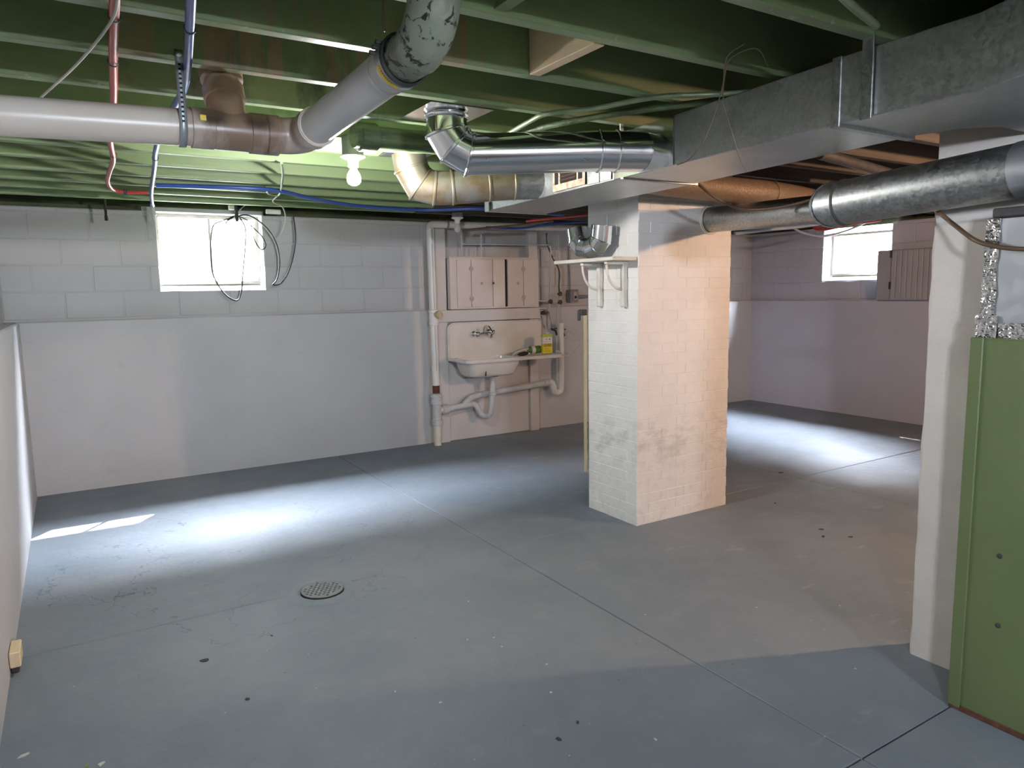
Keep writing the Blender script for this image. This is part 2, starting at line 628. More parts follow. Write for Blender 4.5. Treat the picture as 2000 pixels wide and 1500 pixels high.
for y in JY:
    for side, (x0, x1, mat) in enumerate(((UL - .2, 2.76, 'joist_green'), (2.76, XR + .3, 'joist_wood'))):
        if side and cy0_ < y < cy1_:
            for a, b in ((x0, 2.975), (3.815, x1)):
                MB().box((a, y - .0225, ZJ), (b, y + .0225, 2.47)).build('joist', mat, ceil, smooth=40, bevel=.003)
            continue
        if side and abs(y - 3.35) < .02:
            y -= .02
        if side not in jm:
            o = MB().box((x0, -.0225, ZJ), (x1, .0225, 2.47)).build('joist', mat, ceil, smooth=40, bevel=.003)
            jm[side] = o.data
            o.location = (0, y, 0)
        else:
            o = link('joist', jm[side], ceil)
            o.location = (0, y + random.uniform(-.004, .004), random.uniform(-.003, .003))


# windows
def window(name, W, Yf, place, mull=True, sillw=.0):
    """local frame: u along the wall, v outward, z up"""
    win = struct_empty(name, place @ Vector(((W[0] + W[1]) / 2, 0, W[2])))
    def bx(mb, a, b):
        vs = []
        for x in (a[0], b[0]):
            for y in (a[1], b[1]):
                for z in (a[2], b[2]):
                    vs.append(place @ Vector((x, y, z)))
        mb.add(vs, [(0, 1, 3, 2), (4, 6, 7, 5), (0, 4, 5, 1), (2, 3, 7, 6), (0, 2, 6, 4), (1, 5, 7, 3)])
        return mb
    # sloped sill
    pr = [(W[0], .0, W[2] - .003), (W[0], Yf + .03, W[2] + .05), (W[0], Yf + .03, W[2] - .003)]
    pr = [place @ Vector(p) for p in pr]
    dv = place.to_3x3() @ Vector((W[1] - W[0], 0, 0))
    MB().prism(pr, dv).build('window_sill', 'pvc_white', win, smooth=0)
    fw = .03
    z0 = W[2] + .05
    for a, b in (((W[0], Yf, z0), (W[0] + fw, Yf + .04, W[3])), ((W[1] - fw, Yf, z0), (W[1], Yf + .04, W[3])),
                 ((W[0] + fw, Yf, z0), (W[1] - fw, Yf + .04, z0 + fw)), ((W[0] + fw, Yf, W[3] - fw), (W[1] - fw, Yf + .04, W[3]))):
        bx(MB(), a, b).build('window_frame', 'old_white', win, smooth=0, bevel=.003)
    um = (W[0] + W[1]) / 2 + .01
    spans = [(W[0] + fw, W[1] - fw)]
    if mull:
        bx(MB(), (um - .011, Yf, z0 + fw), (um + .011, Yf + .04, W[3] - fw)).build('mullion', 'old_white', win, smooth=0, bevel=.002)
        spans = [(W[0] + fw, um - .011), (um + .011, W[1] - fw)]
    for p, q in spans:
        bx(MB(), (p, Yf + .018, z0 + fw), (q, Yf + .022, W[3] - fw)).build('pane', 'window_glass', win, smooth=0)
    return win, bx


P1 = Matrix.Translation((0, UB, 0))
win1, bx1 = window('window_1', W1, .15, P1)
st = MB().box((.815, UB + .160, 1.672), (.838, UB + .162, 1.684)).build('window_sticker', 'pex_pale', win1, smooth=0)
P2 = Matrix.Translation((UR, 0, 0)) @ Matrix.Rotation(-PI / 2, 4, 'Z') @ Matrix.Scale(-1, 4, (1, 0, 0))
window('window_2', W2, .16, P2, False)
P3 = Matrix(((0, -1, 0, UL), (1, 0, 0, 0), (0, 0, 1, 0), (0, 0, 0, 1)))
window('window_3', W3, .15, P3)
portal(((W1[0] + W1[1]) / 2, Yo - .01, (W1[2] + W1[3]) / 2), (PI / 2, 0, PI), W1[1] - W1[0], W1[3] - W1[2])
portal((XR + OUT - .01, (W2[0] + W2[1]) / 2, (W2[2] + W2[3]) / 2), (PI / 2, 0, PI / 2), W2[1] - W2[0], W2[3] - W2[2])
window('window_4', W4, .15, Matrix.Translation((0, YF, 0)) @ Matrix.Scale(-1, 4, (0, 1, 0)), False)
portal(((W4[0] + W4[1]) / 2, YF - .34, (W4[2] + W4[3]) / 2), (PI / 2, 0, 0), W4[1] - W4[0], W4[3] - W4[2])
portal((XL - OUT + .01, (W3[0] + W3[1]) / 2, (W3[2] + W3[3]) / 2), (PI / 2, 0, -PI / 2), W3[1] - W3[0], W3[3] - W3[2])

# ground outside, up against the house below the windows
gz = 1.28
gr = struct_empty('ground_outside', (3.7, 12, gz))
for a, b in (((-14, Yo, gz - .3), (22, 24, gz)), ((-14, -18, gz - .3), (22, YF - .35, gz)), ((XR + OUT, YF - .35, gz - .3), (22, Yo, gz)), ((-14, YF - .35, gz - .3), (XL - OUT, Yo, gz))):
    MB().box(a, b).build('earth', 'earth', gr, smooth=0)

# unseen white walls added outside to cut low sky light at the windows
nb = struct_empty('sky_block_walls', (3.7, Yo + 3.2, gz))
for a, b in (((-6, Yo + 3.2, gz), (14, Yo + 3.5, 4.7)), ((XR + OUT + 2.6, -8, gz), (XR + OUT + 2.9, 9, 3.9))):
    MB().box(a, b).build('sky_block_wall', 'pvc_white', nb, smooth=0)

# ---------------------------------------------------------------- chimney
cx0, cx1, cy0, cy1 = 2.985, 3.801, 3.369, 3.867
ch = thing('chimney', 'square white painted brick chimney standing in the middle of the basement floor', 'chimney', ((cx0 + cx1) / 2, (cy0 + cy1) / 2, 0))
MB().box((cx0 + .0025, cy0 + .0025, 0), (cx1 - .002, cy1 - .002, 2.468)).build('mortar_core', 'brick_paint', ch, smooth=0)
CH = .0683
bm_cache = {}


def brick(w_, d, n):
    k = (round(w_, 3), round(d, 3), n)
    if k not in bm_cache:
        mb = MB().box((0, 0, 0), (w_ - .0015, d, CH - .003))
        mb.v = [tuple(c + random.uniform(-.001, .001) for c in v) for v in mb.v]
        o = mb.build('brick', 'brick_paint', None, smooth=30, bevel=.0026)
        bm_cache[k] = o.data
        bpy.data.objects.remove(o)
    return bm_cache[k]


def put_brick(x, y, z, w_, d, rot):
    o = link('brick', brick(w_, d, random.randrange(4)), None)
    o.matrix_world = Matrix.Translation((x, y, z)) @ Matrix.Rotation(rot + random.uniform(-.002, .002), 4, 'Z')
    o.parent = ch
    o.matrix_parent_inverse = ch.matrix_basis.inverted()


W_, D_ = cx1 - cx0, cy1 - cy0
for c in range(36):
    z = c * CH + .002
    if z > 2.40:
        break
    e = lambda: random.uniform(-.0012, .0012)
    if c % 2 == 0:
        for k in range(4):
            put_brick(cx0 + k * W_ / 4 + .003, cy0 + e(), z, W_ / 4, .09, 0)
        for k in range(2):
            put_brick(cx0 + .09 + e(), cy0 + .096 + k * (D_ - .096) / 2, z, (D_ - .096) / 2, .09, PI / 2)
    else:
        for k in range(3):
            put_brick(cx0 + .098 + k * (W_ - .098) / 3, cy0 + e(), z, (W_ - .098) / 3, .09, 0)
        yy = cy0 + .002
        for wd in (.2, .2, D_ - .4 - .002):
            put_brick(cx0 + .09 + e(), yy, z, wd, .09, PI / 2)
            yy += wd

# strip of wood and hose valve at the chimney's rear edge
s_ = thing('wood_strip', 'narrow bare wood strip standing up the rear edge of the chimney', 'wood strip', (2.968, 3.885, .25))
mb = MB()
n_ = 40
vs = []
for k in range(n_ + 1):
    z = .255 + 1.08 * k / n_
    vs.append([Vector((2.962, 3.869, z)), Vector((2.962, 3.888, z)), Vector((2.976 + (.005 if k % 4 == 0 else 0), 3.888, z)), Vector((2.976 + (.005 if k % 4 == 0 else 0), 3.869, z))])
mb.rings(vs)
mb.build('batten', 'strip_wood', s_, smooth=0)
hk = MB()
hk.box((2.93, 3.875, 1.335), (2.985, 3.9, 1.375))
hk.box((2.915, 3.878, 1.30), (2.935, 3.897, 1.372))
hk.build('iron_hook', 'dark_iron', s_, bevel=.004)

# ---------------------------------------------------------------- white pillar on the right
px0, px1, py0, py1 = 2.83, 3.02, .85, 1.53
pl = MB()
loops = []
for k in range(61):
    z = 2.468 * k / 60
    def j(a, amp=.006):
        return amp * mnoise.noise(Vector((a * 3.1, z * 9, a))) + .4 * amp * mnoise.noise(Vector((a, z * 30, 5)))
    loops.append([Vector((px0 + j(1), py0, z)), Vector((px0 + j(1.5, .003), (py0 + py1) / 2, z)), Vector((px0 + j(2, .004), py1 - .012 + j(3), z)), Vector((px0 + .012, py1 + j(4), z)), Vector((px1, py1 + j(5), z)), Vector((px1, py0, z))])
pl.rings(loops)
tag(pl.build('pillar', 'cream_paint', smooth=22), 'tall white painted masonry pillar beside the green furnace cabinet', 'pillar')

# ---------------------------------------------------------------- furnace with plenum
gx, gy, gz1 = 2.576, 1.236, 1.322
fu = thing('furnace', 'olive green metal furnace cabinet with a grey sheet metal plenum on top', 'furnace', (2.75, .8, 0))
MB().box((gx, .35, .012), (2.815, gy, gz1)).build('cabinet', 'furnace_green', fu, bevel=.006, bseg=2)
MB().box((gx - .008, gy - .035, .012), (gx + .002, gy + .006, gz1 + .002)).build('corner_trim', 'furnace_green', fu, bevel=.003)
MB().box((gx - .004, .35, 0), (2.815, gy + .004, .022)).build('rusty_base', 'rust', fu, bevel=.003)
for y, z in ((1.11, .60), (1.03, .97), (1.10, .36), (1.0, 1.2)):
    MB().lathe((gx + .001, y, z), (-1, 0, 0), [(.009, 0), (.009, .002), (.005, .004)], 10).build('screw', 'dark_iron', fu)
MB().box((gx + .02, .37, gz1), (2.81, gy - .010, 1.712)).build('plenum', 'galvanised_plenum', fu, bevel=.004)


def tape(a, b, name='foil_tape', parent=fu, n=(26, 6)):
    """crumpled foil on a plane of constant x between y/z limits"""
    mb = MB()
    vs, fs = [], []
    for i in range(n[0] + 1):
        for k in range(n[1] + 1):
            y = a[1] + (b[1] - a[1]) * i / n[0]
            z = a[2] + (b[2] - a[2]) * k / n[1]
            e = .0015 + .004 * abs(mnoise.noise(Vector((y * 38, z * 38, 2))))
            dy = .004 * mnoise.noise(Vector((z * 25, 3, y * 25)))
            vs.append((a[0] - e, y + dy, z + dy))
    for i in range(n[0]):
        for k in range(n[1]):
            p = i * (n[1] + 1) + k
            fs.append((p, p + 1, p + n[1] + 2, p + n[1] + 1))
    mb.add(vs, fs)
    return mb.build(name, 'foil', parent, smooth=20)


tape((gx + .019, gy - .052, gz1), (gx + .019, gy - .008, 1.708), n=(6, 50))
tape((gx + .018, .40, gz1 - .006), (gx + .018, gy - .02, gz1 + .050))
tape((gx + .013, gy - .062, gz1 - .008), (gx + .013, gy + .004, gz1 + .075), n=(14, 14))
MB().box((gx + .005, .37, 1.712), (2.82, gy - .03, 1.742)).build('plenum_lid', 'dark_iron', fu, bevel=.004)

# ---------------------------------------------------------------- trunk duct
tr = thing('trunk_duct', 'long rectangular galvanised trunk duct hung under the green joists', 'duct', (2.4, 2.2, 2.0))
tz0, tz1 = 2.0, 2.2


def slab_poly(name, poly, z0, z1, mat, parent, bevel=.003):
    return MB().prism([(x, y, z0) for x, y in poly], (0, 0, z1 - z0)).build(name, mat, parent, smooth=30, bevel=bevel)


slab_poly('duct_far_section', [(2.265, 3.94), (2.175, 2.56), (2.62, 2.56), (2.70, 3.94)], tz0, tz1, 'galvanised', tr)
slab_poly('duct_middle_section', [(2.176, 2.558), (2.10, 1.45), (2.50, 1.45), (2.62, 2.558)], tz0 + .002, tz1, 'galvanised', tr)
slab_poly('duct_near_section', [(2.098, 1.448), (2.088, 1.035), (1.985, .78), (1.985, .2), (3.3, .2), (3.3, 1.22), (2.62, 1.22), (2.53, 1.30), (2.50, 1.448)], tz0 + .004, tz1 + .004, 'galvanised', tr)
# standing seams and hanger strap
for y, wd in ((1.452, .016), (2.56, .010)):
    xx = 2.10 + (y - 1.45) * .0686
    MB().box((xx - .006, y - wd, tz0 - .006), (2.52 if y < 2 else 2.64, y + wd, tz1 + .006)).build('joint_cleat', 'galvanised_dull', tr, bevel=.002)
MB().box((2.083, 1.325, tz0 - .004), (2.091, 1.362, 2.33)).build('hanger_strap', 'galvanised_dull', tr, bevel=.001)
MB().box((2.262, 3.936, tz0 - .006), (2.71, 3.952, tz1 + .006)).build('end_cap', 'galvanised', tr, bevel=.003)
MB().box((2.248, 3.90, tz0 - .006), (2.262, 3.952, tz1 + .004)).build('end_flange', 'galvanised', tr, bevel=.002)
# bright patch plate round the new take-off
pp = [(2.158, 2.20, tz0 + .004), (2.158, 2.20, tz1 - .002)]
def face_x(y):
    return 2.175 + (y - 2.56) * .0652 if y > 2.558 else 2.10 + (y - 1.45) * .0686
def plate(y0, y1, z0, z1, name, mat, off=.003, th=.003):
    mb = MB()
    a, b = face_x(y0) - off, face_x(y1) - off
    mb.prism([(a, y0, z0), (b, y1, z0), (b, y1, z1), (a, y0, z1)], (-th, 0, 0))
    return mb.build(name, mat, tr, smooth=0, bevel=.001)
plate(2.215, 2.62, tz0 + .002, tz1 - .002, 'takeoff_plate', 'new_metal')
plate(2.64, 2.73, tz0 + .006, tz1 - .004, 'patch_plate', 'galvanised_dull', .004)
plate(2.735, 2.835, tz0 + .006, tz1 - .004, 'patch_plate', 'galvanised_dull', .004)
rg = plate(2.85, 3.15, tz0 + .012, tz1 - .01, 'register', 'register_cream', .004, .006)
x_ = face_x(3.0)
def rect_part(y0, y1, z0, z1, name, mat, off, parent):
    mb = MB()
    a, b = face_x(y0) - off, face_x(y1) - off
    mb.prism([(a, y0, z0), (b, y1, z0), (b, y1, z1), (a, y0, z1)], (-.002, 0, 0))
    return mb.build(name, mat, parent, smooth=0)
rect_part(2.925, 3.075, tz0 + .045, tz1 - .03, 'opening_shade', 'hole_shade', .0105, rg)  # flat dark patches stand in for the shade inside the register
rect_part(2.875, 2.908, tz0 + .045, tz1 - .03, 'opening_shade', 'hole_shade', .0105, rg)
rect_part(3.095, 3.128, tz0 + .045, tz1 - .03, 'opening_shade', 'hole_shade', .0105, rg)
for k in range(6):
    z = tz0 + .056 + k * .018
    rect_part(2.927, 3.073, z, z + .006, 'register_slat', 'rust', .0145, rg)

# ---------------------------------------------------------------- round ducts with segmented elbows
def gored(parent, path, r, mat, names, seg=28, bead=.006, beadmat=None):
    rs = tube_rings(path, r, seg)
    for i in range(len(path) - 1):
        MB().rings([rs[i], rs[i + 1]], False).build(names[i] if isinstance(names, list) else names, mat, parent, smooth=30)
    for i in range(1, len(path) - 1):
        c = Vector(path[i])
        d = (Vector(path[i + 1]) - Vector(path[i - 1])).normalized()
        ring = []
        for off, rad in ((-.007, 1.0), (-.004, 1 + bead / r), (.004, 1 + bead / r), (.007, 1.0)):
            ring.append([c + (p - c) * rad + d * off for p in rs[i]])
        MB().rings(ring, False).build('seam_bead', beadmat or mat, parent, smooth=25)


nd = thing('round_duct', 'shiny new round duct with an elbow running from the joists to the trunk duct', 'duct', (1.38, 2.74, 2.2))
NR = .084
ndz = 2.068
pB = Vector((1.385, 2.735, 2.232))
pT = Vector((2.160, 2.425, 2.090))
hd = (pT - pB)
hd.z = 0
hd.normalize()
c0 = Vector((pB.x, pB.y, ndz + .088))
p1 = c0 + Vector((0, 0, .0))
path = [pB, p1, p1 + hd * .034 + Vector((0, 0, -.056)), p1 + hd * .092 + Vector((0, 0, -.088)), pT - hd * .19, pT - hd * .11, pT + hd * .05]
gored(nd, path, NR, 'new_metal', ['collar', 'gore', 'gore', 'pipe', 'takeoff_sleeve', 'takeoff_collar'])
MB().box((pB.x - .14, pB.y - .15, 2.226), (pB.x + .14, pB.y + .15, 2.230)).build('boot_plate', 'new_metal', nd, smooth=0)
MB().lathe((pB.x, pB.y, 2.205), (0, 0, 1), [(NR + .001, 0), (NR + .008, .004), (NR + .008, .012), (NR + .001, .02)], 28, False).build('boot_bead', 'new_metal', nd)
rv = (p1 + hd * .15 + Vector((0, 0, -.085)))
sd = hd.cross(Vector((0, 0, 1)))
for k in (0, 1):
    q = rv + hd * (.0 + .42 * k) + sd * NR * .93 + Vector((0, 0, -.035))
    MB().lathe(q, sd, [(.004, -.002), (.004, .004), (.002, .006)], 8).build('screw', 'chrome', nd)

od = thing('round_duct', 'old rust-stained round duct with an elbow beside the lit bare bulb', 'duct', (1.62, 3.6, 2.2))
OR = .089
path = [(1.59, 3.59, 2.232), (1.60, 3.585, 2.155), (1.645, 3.575, 2.075), (1.715, 3.545, 2.055), (1.80, 3.51, 2.058), (1.98, 3.435, 2.075), (2.11, 3.385, 2.085), (2.27, 3.321, 2.09)]
gored(od, path, OR, 'old_duct', ['collar', 'gore', 'gore', 'gore', 'pipe', 'pipe', 'takeoff_boot'], bead=.004)
for o in od.children:
    if o.name.startswith('takeoff_boot'):
        o.data.materials[0] = M['galvanised']
MB().box((1.47, 3.47, 2.226), (1.71, 3.71, 2.230)).build('boot_plate', 'galvanised_dull', od, smooth=0)

fl = thing('flue_pipe', 'grey galvanised flue pipe bending from above the furnace into the chimney', 'flue pipe', (3.2, 2.4, 1.9))
fa, fs, fA, fB = Vector((3.60, 3.376, 1.943)), Vector((3.60, 2.52, 1.925)), Vector((2.70, 1.86, 1.832)), Vector((2.655, 1.20, 1.860))
MB().tube([fa, fs], .080, 28).build('smoke_pipe', 'galvanised_dull', fl, smooth=40)
MB().lathe(fa, (0, -1, 0), [(.084, .0), (.096, .004), (.096, .012), (.084, .018)], 28, False).build('wall_thimble', 'old_white', fl)
MB().tube(fillet([fs + Vector((0, .06, 0)), fs, fA.lerp(fs, .12)], .1, 5), [.082] * 8, 28).build('connector_pipe', 'galvanised_dull', fl, smooth=40)
fd = (fB - fA).normalized()
gored(fl, [fA.lerp(fs, .11), fA + (fs - fA).normalized() * .05, fA - fd * .0, fA + fd * .055], .089, 'galvanised_dull', ['elbow_gore', 'elbow_gore', 'elbow_gore'], 36, .004)
MB().tube([fA + fd * .05, fA + fd * .72], .0885, 36).build('large_pipe', 'galvanised_dull', fl, smooth=40)
MB().lathe(fA + fd * .05, fd, [(.089, -.004), (.093, 0), (.093, .006), (.089, .010)], 36, False).build('pipe_seam', 'dark_iron', fl)
MB().tube([fA + fd * .70, fA + fd * 1.7], .091, 36).build('large_pipe', 'galvanised_plenum', fl, smooth=40)

bd = thing('wrapped_duct', 'tan paper-wrapped round duct behind the trunk duct above the flue pipe', 'duct', (3.5, 3.1, 2.1))
MB().tube(spline([(2.66, 3.02, 2.105), (3.0, 3.10, 2.105), (3.5, 3.17, 2.106), (3.95, 3.19, 2.106), (4.5, 3.3, 2.106), (5.4, 3.6, 2.106)], 5), [.080] * 26, 28).build('duct_body', 'tan_duct', bd, smooth=50)
MB().lathe((3.95, 3.19, 2.106), (1, .1, 0), [(.081, -.02), (.086, -.015), (.086, .015), (.081, .02)], 28, False).build('wrap_band', 'tan_duct', bd)

# ---------------------------------------------------------------- drain pipe
dp = thing('drain_pipe', 'beige plastic drain pipe with a brown-stained tee hung under the joists', 'pipe', (.5, 2.58, 2.04))
DY, DZ, DR = 2.58, 2.043, .057
MB().tube([(-.312, DY, DZ - .024), (.40, DY, DZ)], DR, 32).build('pipe', 'pvc', dp, smooth=40)
MB().lathe((.385, DY, DZ), (1, 0, 0), [(.057, 0), (.064, .001), (.064, .066), (.061, .068), (.062, .085), (.062, .18), (.066, .182), (.066, .235), (.060, .237)], 32, False).build('tee', 'pvc', dp, smooth=30)
MB().lathe((.505, DY, DZ), (0, .44, 1), [(.056, .02), (.060, .05), (.060, .115), (.066, .118), (.066, .165), (.058, .167)], 32, False).build('tee_branch', 'pvc', dp, smooth=30)
MB().lathe((.505, DY + .065, DZ + .147), (0, .44, 1), [(.058, 0), (.058, .03), (.068, .035), (.070, .07), (.058, .074), (.057, .24)], 32, False).build('riser', 'pvc', dp, smooth=30)
MB().box((.405, DY - .0655, DZ + .012), (.424, DY - .060, DZ + .03)).build('yellow_sticker', 'yellow', dp, bevel=.001)
el = fillet([(.615, DY, DZ), (.742, DY, DZ + .004), (.752, DY - .15, DZ + .012)], .085, 8)
MB().tube(el, .060, 32).build('elbow', 'pvc', dp, smooth=40)
MB().lathe((.614, DY, DZ), (1, 0, 0), [(.060, 0), (.066, .002), (.066, .045), (.060, .047)], 32, False).build('elbow_hub', 'pvc', dp, smooth=30)
e1, e2 = Vector((.752, DY - .10, DZ + .010)), Vector((.790, 1.80, 2.098))
ed = (e2 - e1).normalized()
MB().lathe(e1, ed, [(.060, 0), (.066, .002), (.066, .045), (.059, .048)], 32, False).build('elbow_hub', 'pvc', dp, smooth=30)
MB().tube([e1, e2], .0575, 32).build('pipe', 'pvc_white', dp, smooth=40)
MB().lathe(e2 - ed * .10, ed, [(.0575, 0), (.060, .003), (.060, .012), (.0575, .015)], 32, False).build('glue_bead', 'pvc_white', dp)
cl = MB().lathe(e2 - ed * .034, ed, [(.058, 0), (.066, .001), (.066, .034), (.062, .036)], 36, False).build('coupling_band', 'galvanised_plenum', dp, smooth=30)
# yellow printed label on the band
a_ = ed.orthogonal().normalized()
mb = MB()
side = Vector((0, 0, 1)).cross(ed).normalized()
upv = ed.cross(side)
def bandpt(ang, off, rad):
    return e2 - ed * .034 + ed * off + (side * math.cos(ang) + upv * math.sin(ang)) * rad
for t0, t1, mat, nm in ((195, 262, 'yellow', 'yellow_label'), (264, 296, 'pvc_white', 'white_label')):
    mb = MB()
    vs, fs = [], []
    for k in range(13):
        an = math.radians(t0 + (t1 - t0) * k / 12)
        vs += [bandpt(an, .010, .0668), bandpt(an, .028, .0668)]
        if k:
            fs.append((2 * k - 2, 2 * k - 1, 2 * k + 1, 2 * k))
    mb.add(vs, fs).build(nm, mat, cl)
mb = MB()
for k in range(7):
    an = math.radians(208 + k * 5.2)
    mb.add([bandpt(an, .0225, .0672), bandpt(an, .026, .0672), bandpt(an + .05, .026, .0672), bandpt(an + .05, .0225, .0672)], [(0, 1, 2, 3)])
mb.build('label_print', 'dark_plastic', cl, smooth=0)
sc_ = MB()
for k in range(3):
    sc_.lathe(bandpt(math.radians(165 - k * 9), .004 + .010 * k, .072), side, [(.006, -.008), (.006, .008)], 8)
sc_.build('band_screw', 'dark_iron', cl)

ci = thing('cast_iron_elbow', 'cast iron drain elbow with peeling green paint above the white pipe', 'pipe', (.79, 1.65, 2.1))
pth = fillet([e2 - ed * .03, e2 + ed * .172, e2 + ed * .172 + Vector((.004, -.006, .33))], .125, 14)
MB().tube(pth, [.0585, .060] + [.064] * (len(pth) - 2), 36).build('elbow_body', 'cast_iron', ci, smooth=50)
MB().lathe(e2 + ed * .002, ed, [(.060, -.002), (.068, .001), (.068, .010), (.062, .014)], 36, False).build('rubber_gasket', 'dark_plastic', ci)

hs = thing('pipe_strap', 'perforated grey steel strap holding up the beige drain pipe', 'pipe strap', (.354, 2.53, 2.2))
mb = MB()
sx0, sx1 = .345, .368
prof = [(2.523, 2.262), (2.523, 2.225), (2.517, 2.10)] + [(2.58 - .062 * math.cos(math.radians(k * 15)), 2.0415 - .062 * math.sin(math.radians(k * 15))) for k in range(7)]
vs = []
for i, (y, z) in enumerate(prof):
    vs += [(sx0, y, z), (sx1, y, z)]
mb.add(vs, [(2 * i, 2 * i + 1, 2 * i + 3, 2 * i + 2) for i in range(len(prof) - 1)])
so = mb.build('strap', 'steel_strap', hs, smooth=60)
so.modifiers.new('thickness', 'SOLIDIFY').thickness = .0015
for k in range(13):
    z = 2.215 - k * .0142
    MB().box((.3525, 2.5150 + .0055 * max(0, (z - 2.1) / .125), z), (.3605, 2.5160 + .0055 * max(0, (z - 2.1) / .125), z + .006)).build('strap_hole_shade', 'hole_shade', hs, smooth=0)  # solid dark pieces drawn for the shade in the perforations
MB().lathe((.3565, 2.521, 2.248), (0, -1, 0), [(.009, 0), (.009, .004), (.003, .007)], 10).build('nail_head', 'galvanised_plenum', hs)

# ---------------------------------------------------------------- lit bulb fixtures
def lamp(x, y, z, label, lit, drop=.042):
    L = thing('ceiling_lamp', label, 'lamp', (x, y, z))
    MB().lathe((x, y, z - drop), (0, 0, 1), [(.050, 0), (.052, .003), (.052, drop)], 8).build('junction_box', 'grey_box', L, smooth=20)
    MB().lathe((x, y, z - drop), (0, 0, -1), [(.056, 0), (.057, .006), (.046, .012), (.030, .018), (.024, .030), (.024, .050), (.020, .054)], 24).build('lamp_holder', 'porcelain', L)
    zb = z - drop - .050
    pr = [(.013, 0), (.014, .012), (.020, .022), (.0285, .036), (.0325, .052), (.031, .066), (.024, .078), (.012, .085), (.001, .087)]
    MB().lathe((x, y, zb), (0, 0, -1), pr, 20).build('bulb', lit, L, smooth=80)
    return L


lamp(1.195, 3.335, ZJ, 'lit bare bulb in a white porcelain holder under the green joists', 'bulb_lit', .085)
lamp(4.9, .72, ZJ - .005, 'warm bare bulb on the joists behind the white pillar', 'bulb_warm')
lamp(3.17, 6.09, ZJ + .01, 'unlit white bulb and porcelain holder above the sink wall pipe', 'bulb_glass')

# ---------------------------------------------------------------- pipes, cables among the joists
def cable(name, pts, r, mat, label, cat, n=8, seg=8, group=None, straight=False, rad=.03):
    path = fillet(pts, rad, 6) if straight else spline(pts, n)
    o = MB().tube(path, r, seg).build(name, mat, None, smooth=60)
    return tag(o, label, cat, group)


def armoured(pts, label, r=.011, mat='armour'):
    P = spline(pts, 12)
    out = [P[0]]
    L = 0
    for a, b in zip(P, P[1:]):
        n = max(1, int((b - a).length / .0055))
        for k in range(1, n + 1):
            out.append(a.lerp(b, k / n))
    rr = [r * (1.0 if i % 2 else .86) for i in range(len(out))]
    return tag(MB().tube(out, rr, 10).build('armoured_cable', mat, None, smooth=60), label, 'cable')


blk = MB().box((1.395, 1.775, ZJ - .002), (1.437, 2.126, 2.46)).build('wood_block', 'pine', None, smooth=0, bevel=.002)
tag(blk, 'bare unpainted pine block wedged between two green joists', 'wood block')

gp = thing('green_drain', 'green painted cast iron pipe tucked up behind the lit bulb', 'pipe', (1.2, 3.1, 2.2))
MB().tube([(1.13, 3.13, 2.19), (2.05, 3.20, 2.215)], .05, 24).build('pipe', 'green_pipe', gp, smooth=50)
MB().lathe((1.15, 3.132, 2.19), (1, .07, .02), [(.05, 0), (.062, .005), (.062, .08), (.052, .09)], 24, False).build('hub', 'green_pipe', gp)

armoured([(1.726, 2.855, 2.190), (1.711, 2.628, 2.205), (1.723, 2.493, 2.215), (1.839, 2.340, 2.215), (1.940, 2.098, 2.215), (2.115, 1.958, 2.215), (2.235, 1.848, 2.215)], 'armoured electric cable clipped under the joists beside the trunk duct')
armoured([(1.25, 3.335, 2.195), (1.40, 3.33, 2.185), (1.55, 3.31, 2.19), (1.72, 3.28, 2.20), (1.9, 3.27, 2.22)], 'short armoured cable leaving the lit bulb fixture')
cable('gas_pipe', [(1.775, 2.812, 2.200), (1.846, 2.558, 2.205), (1.985, 2.294, 2.210), (2.182, 2.020, 2.215), (2.264, 1.848, 2.215)], .013, 'green_pipe', 'thin green painted pipe running under the joists to the trunk duct', 'pipe', seg=12)
mb = MB().box((2.145, 2.540, 2.16), (2.163, 2.546, 2.229)).box((2.145, 2.50, 2.16), (2.163, 2.546, 2.166))
tag(mb.build('duct_bracket', 'porcelain', None, smooth=0), 'small white bracket holding the trunk duct to a joist', 'bracket')
# red and blue water lines
rp = thing('red_water_pipe', 'red plastic water pipe crossing under the joists at the upper left', 'pipe', (.2, 3, 2.2))
MB().tube(spline([(.150, 1.90, 2.209), (.166, 2.30, 2.208), (.178, 2.56, 2.209), (.198, 2.95, 2.209), (.215, 3.40, 2.208), (.226, 3.80, 2.208), (.262, 4.30, 2.208), (.262, 4.70, 2.206), (.268, 5.05, 2.20), (.305, 5.30, 2.19), (.37, 5.38, 2.185), (.45, 5.375, 2.187), (.512, 5.37, 2.19)], 8), .0125, 14).build('tube', 'pex_red', rp, smooth=60)
bp = thing('blue_water_pipe', 'blue plastic water pipe crossing under the joists beside the steel strap', 'pipe', (.38, 3, 2.2))
MB().tube(spline([(.30, 1.85, 2.206), (.335, 2.145, 2.206), (.372, 2.46, 2.208), (.396, 2.70, 2.208), (.402, 2.95, 2.208), (.40, 3.40, 2.21), (.425, 3.95, 2.206), (.455, 4.30, 2.206), (.50, 4.90, 2.206), (.55, 5.55, 2.21), (.60, 6.05, 2.205), (.62, 6.2, 2.2)], 8), .0125, 14).build('tube', 'pex_blue', bp, smooth=60)
for y, x, par in ((2.15, .336, bp), (4.15, .442, bp), (2.55, .177, rp), (4.15, .256, rp), (2.15, .16, rp)):
    MB().lathe((x, y, 2.207), (0, 1, 0), [(.014, -.006), (.0158, -.004), (.0158, .004), (.014, .006)], 14, False).build('pipe_clip', 'dark_plastic', par)
MB().box((.37, 5.365, 2.168), (.39, 5.395, 2.203)).build('fitting', 'dark_plastic', rp, bevel=.004)
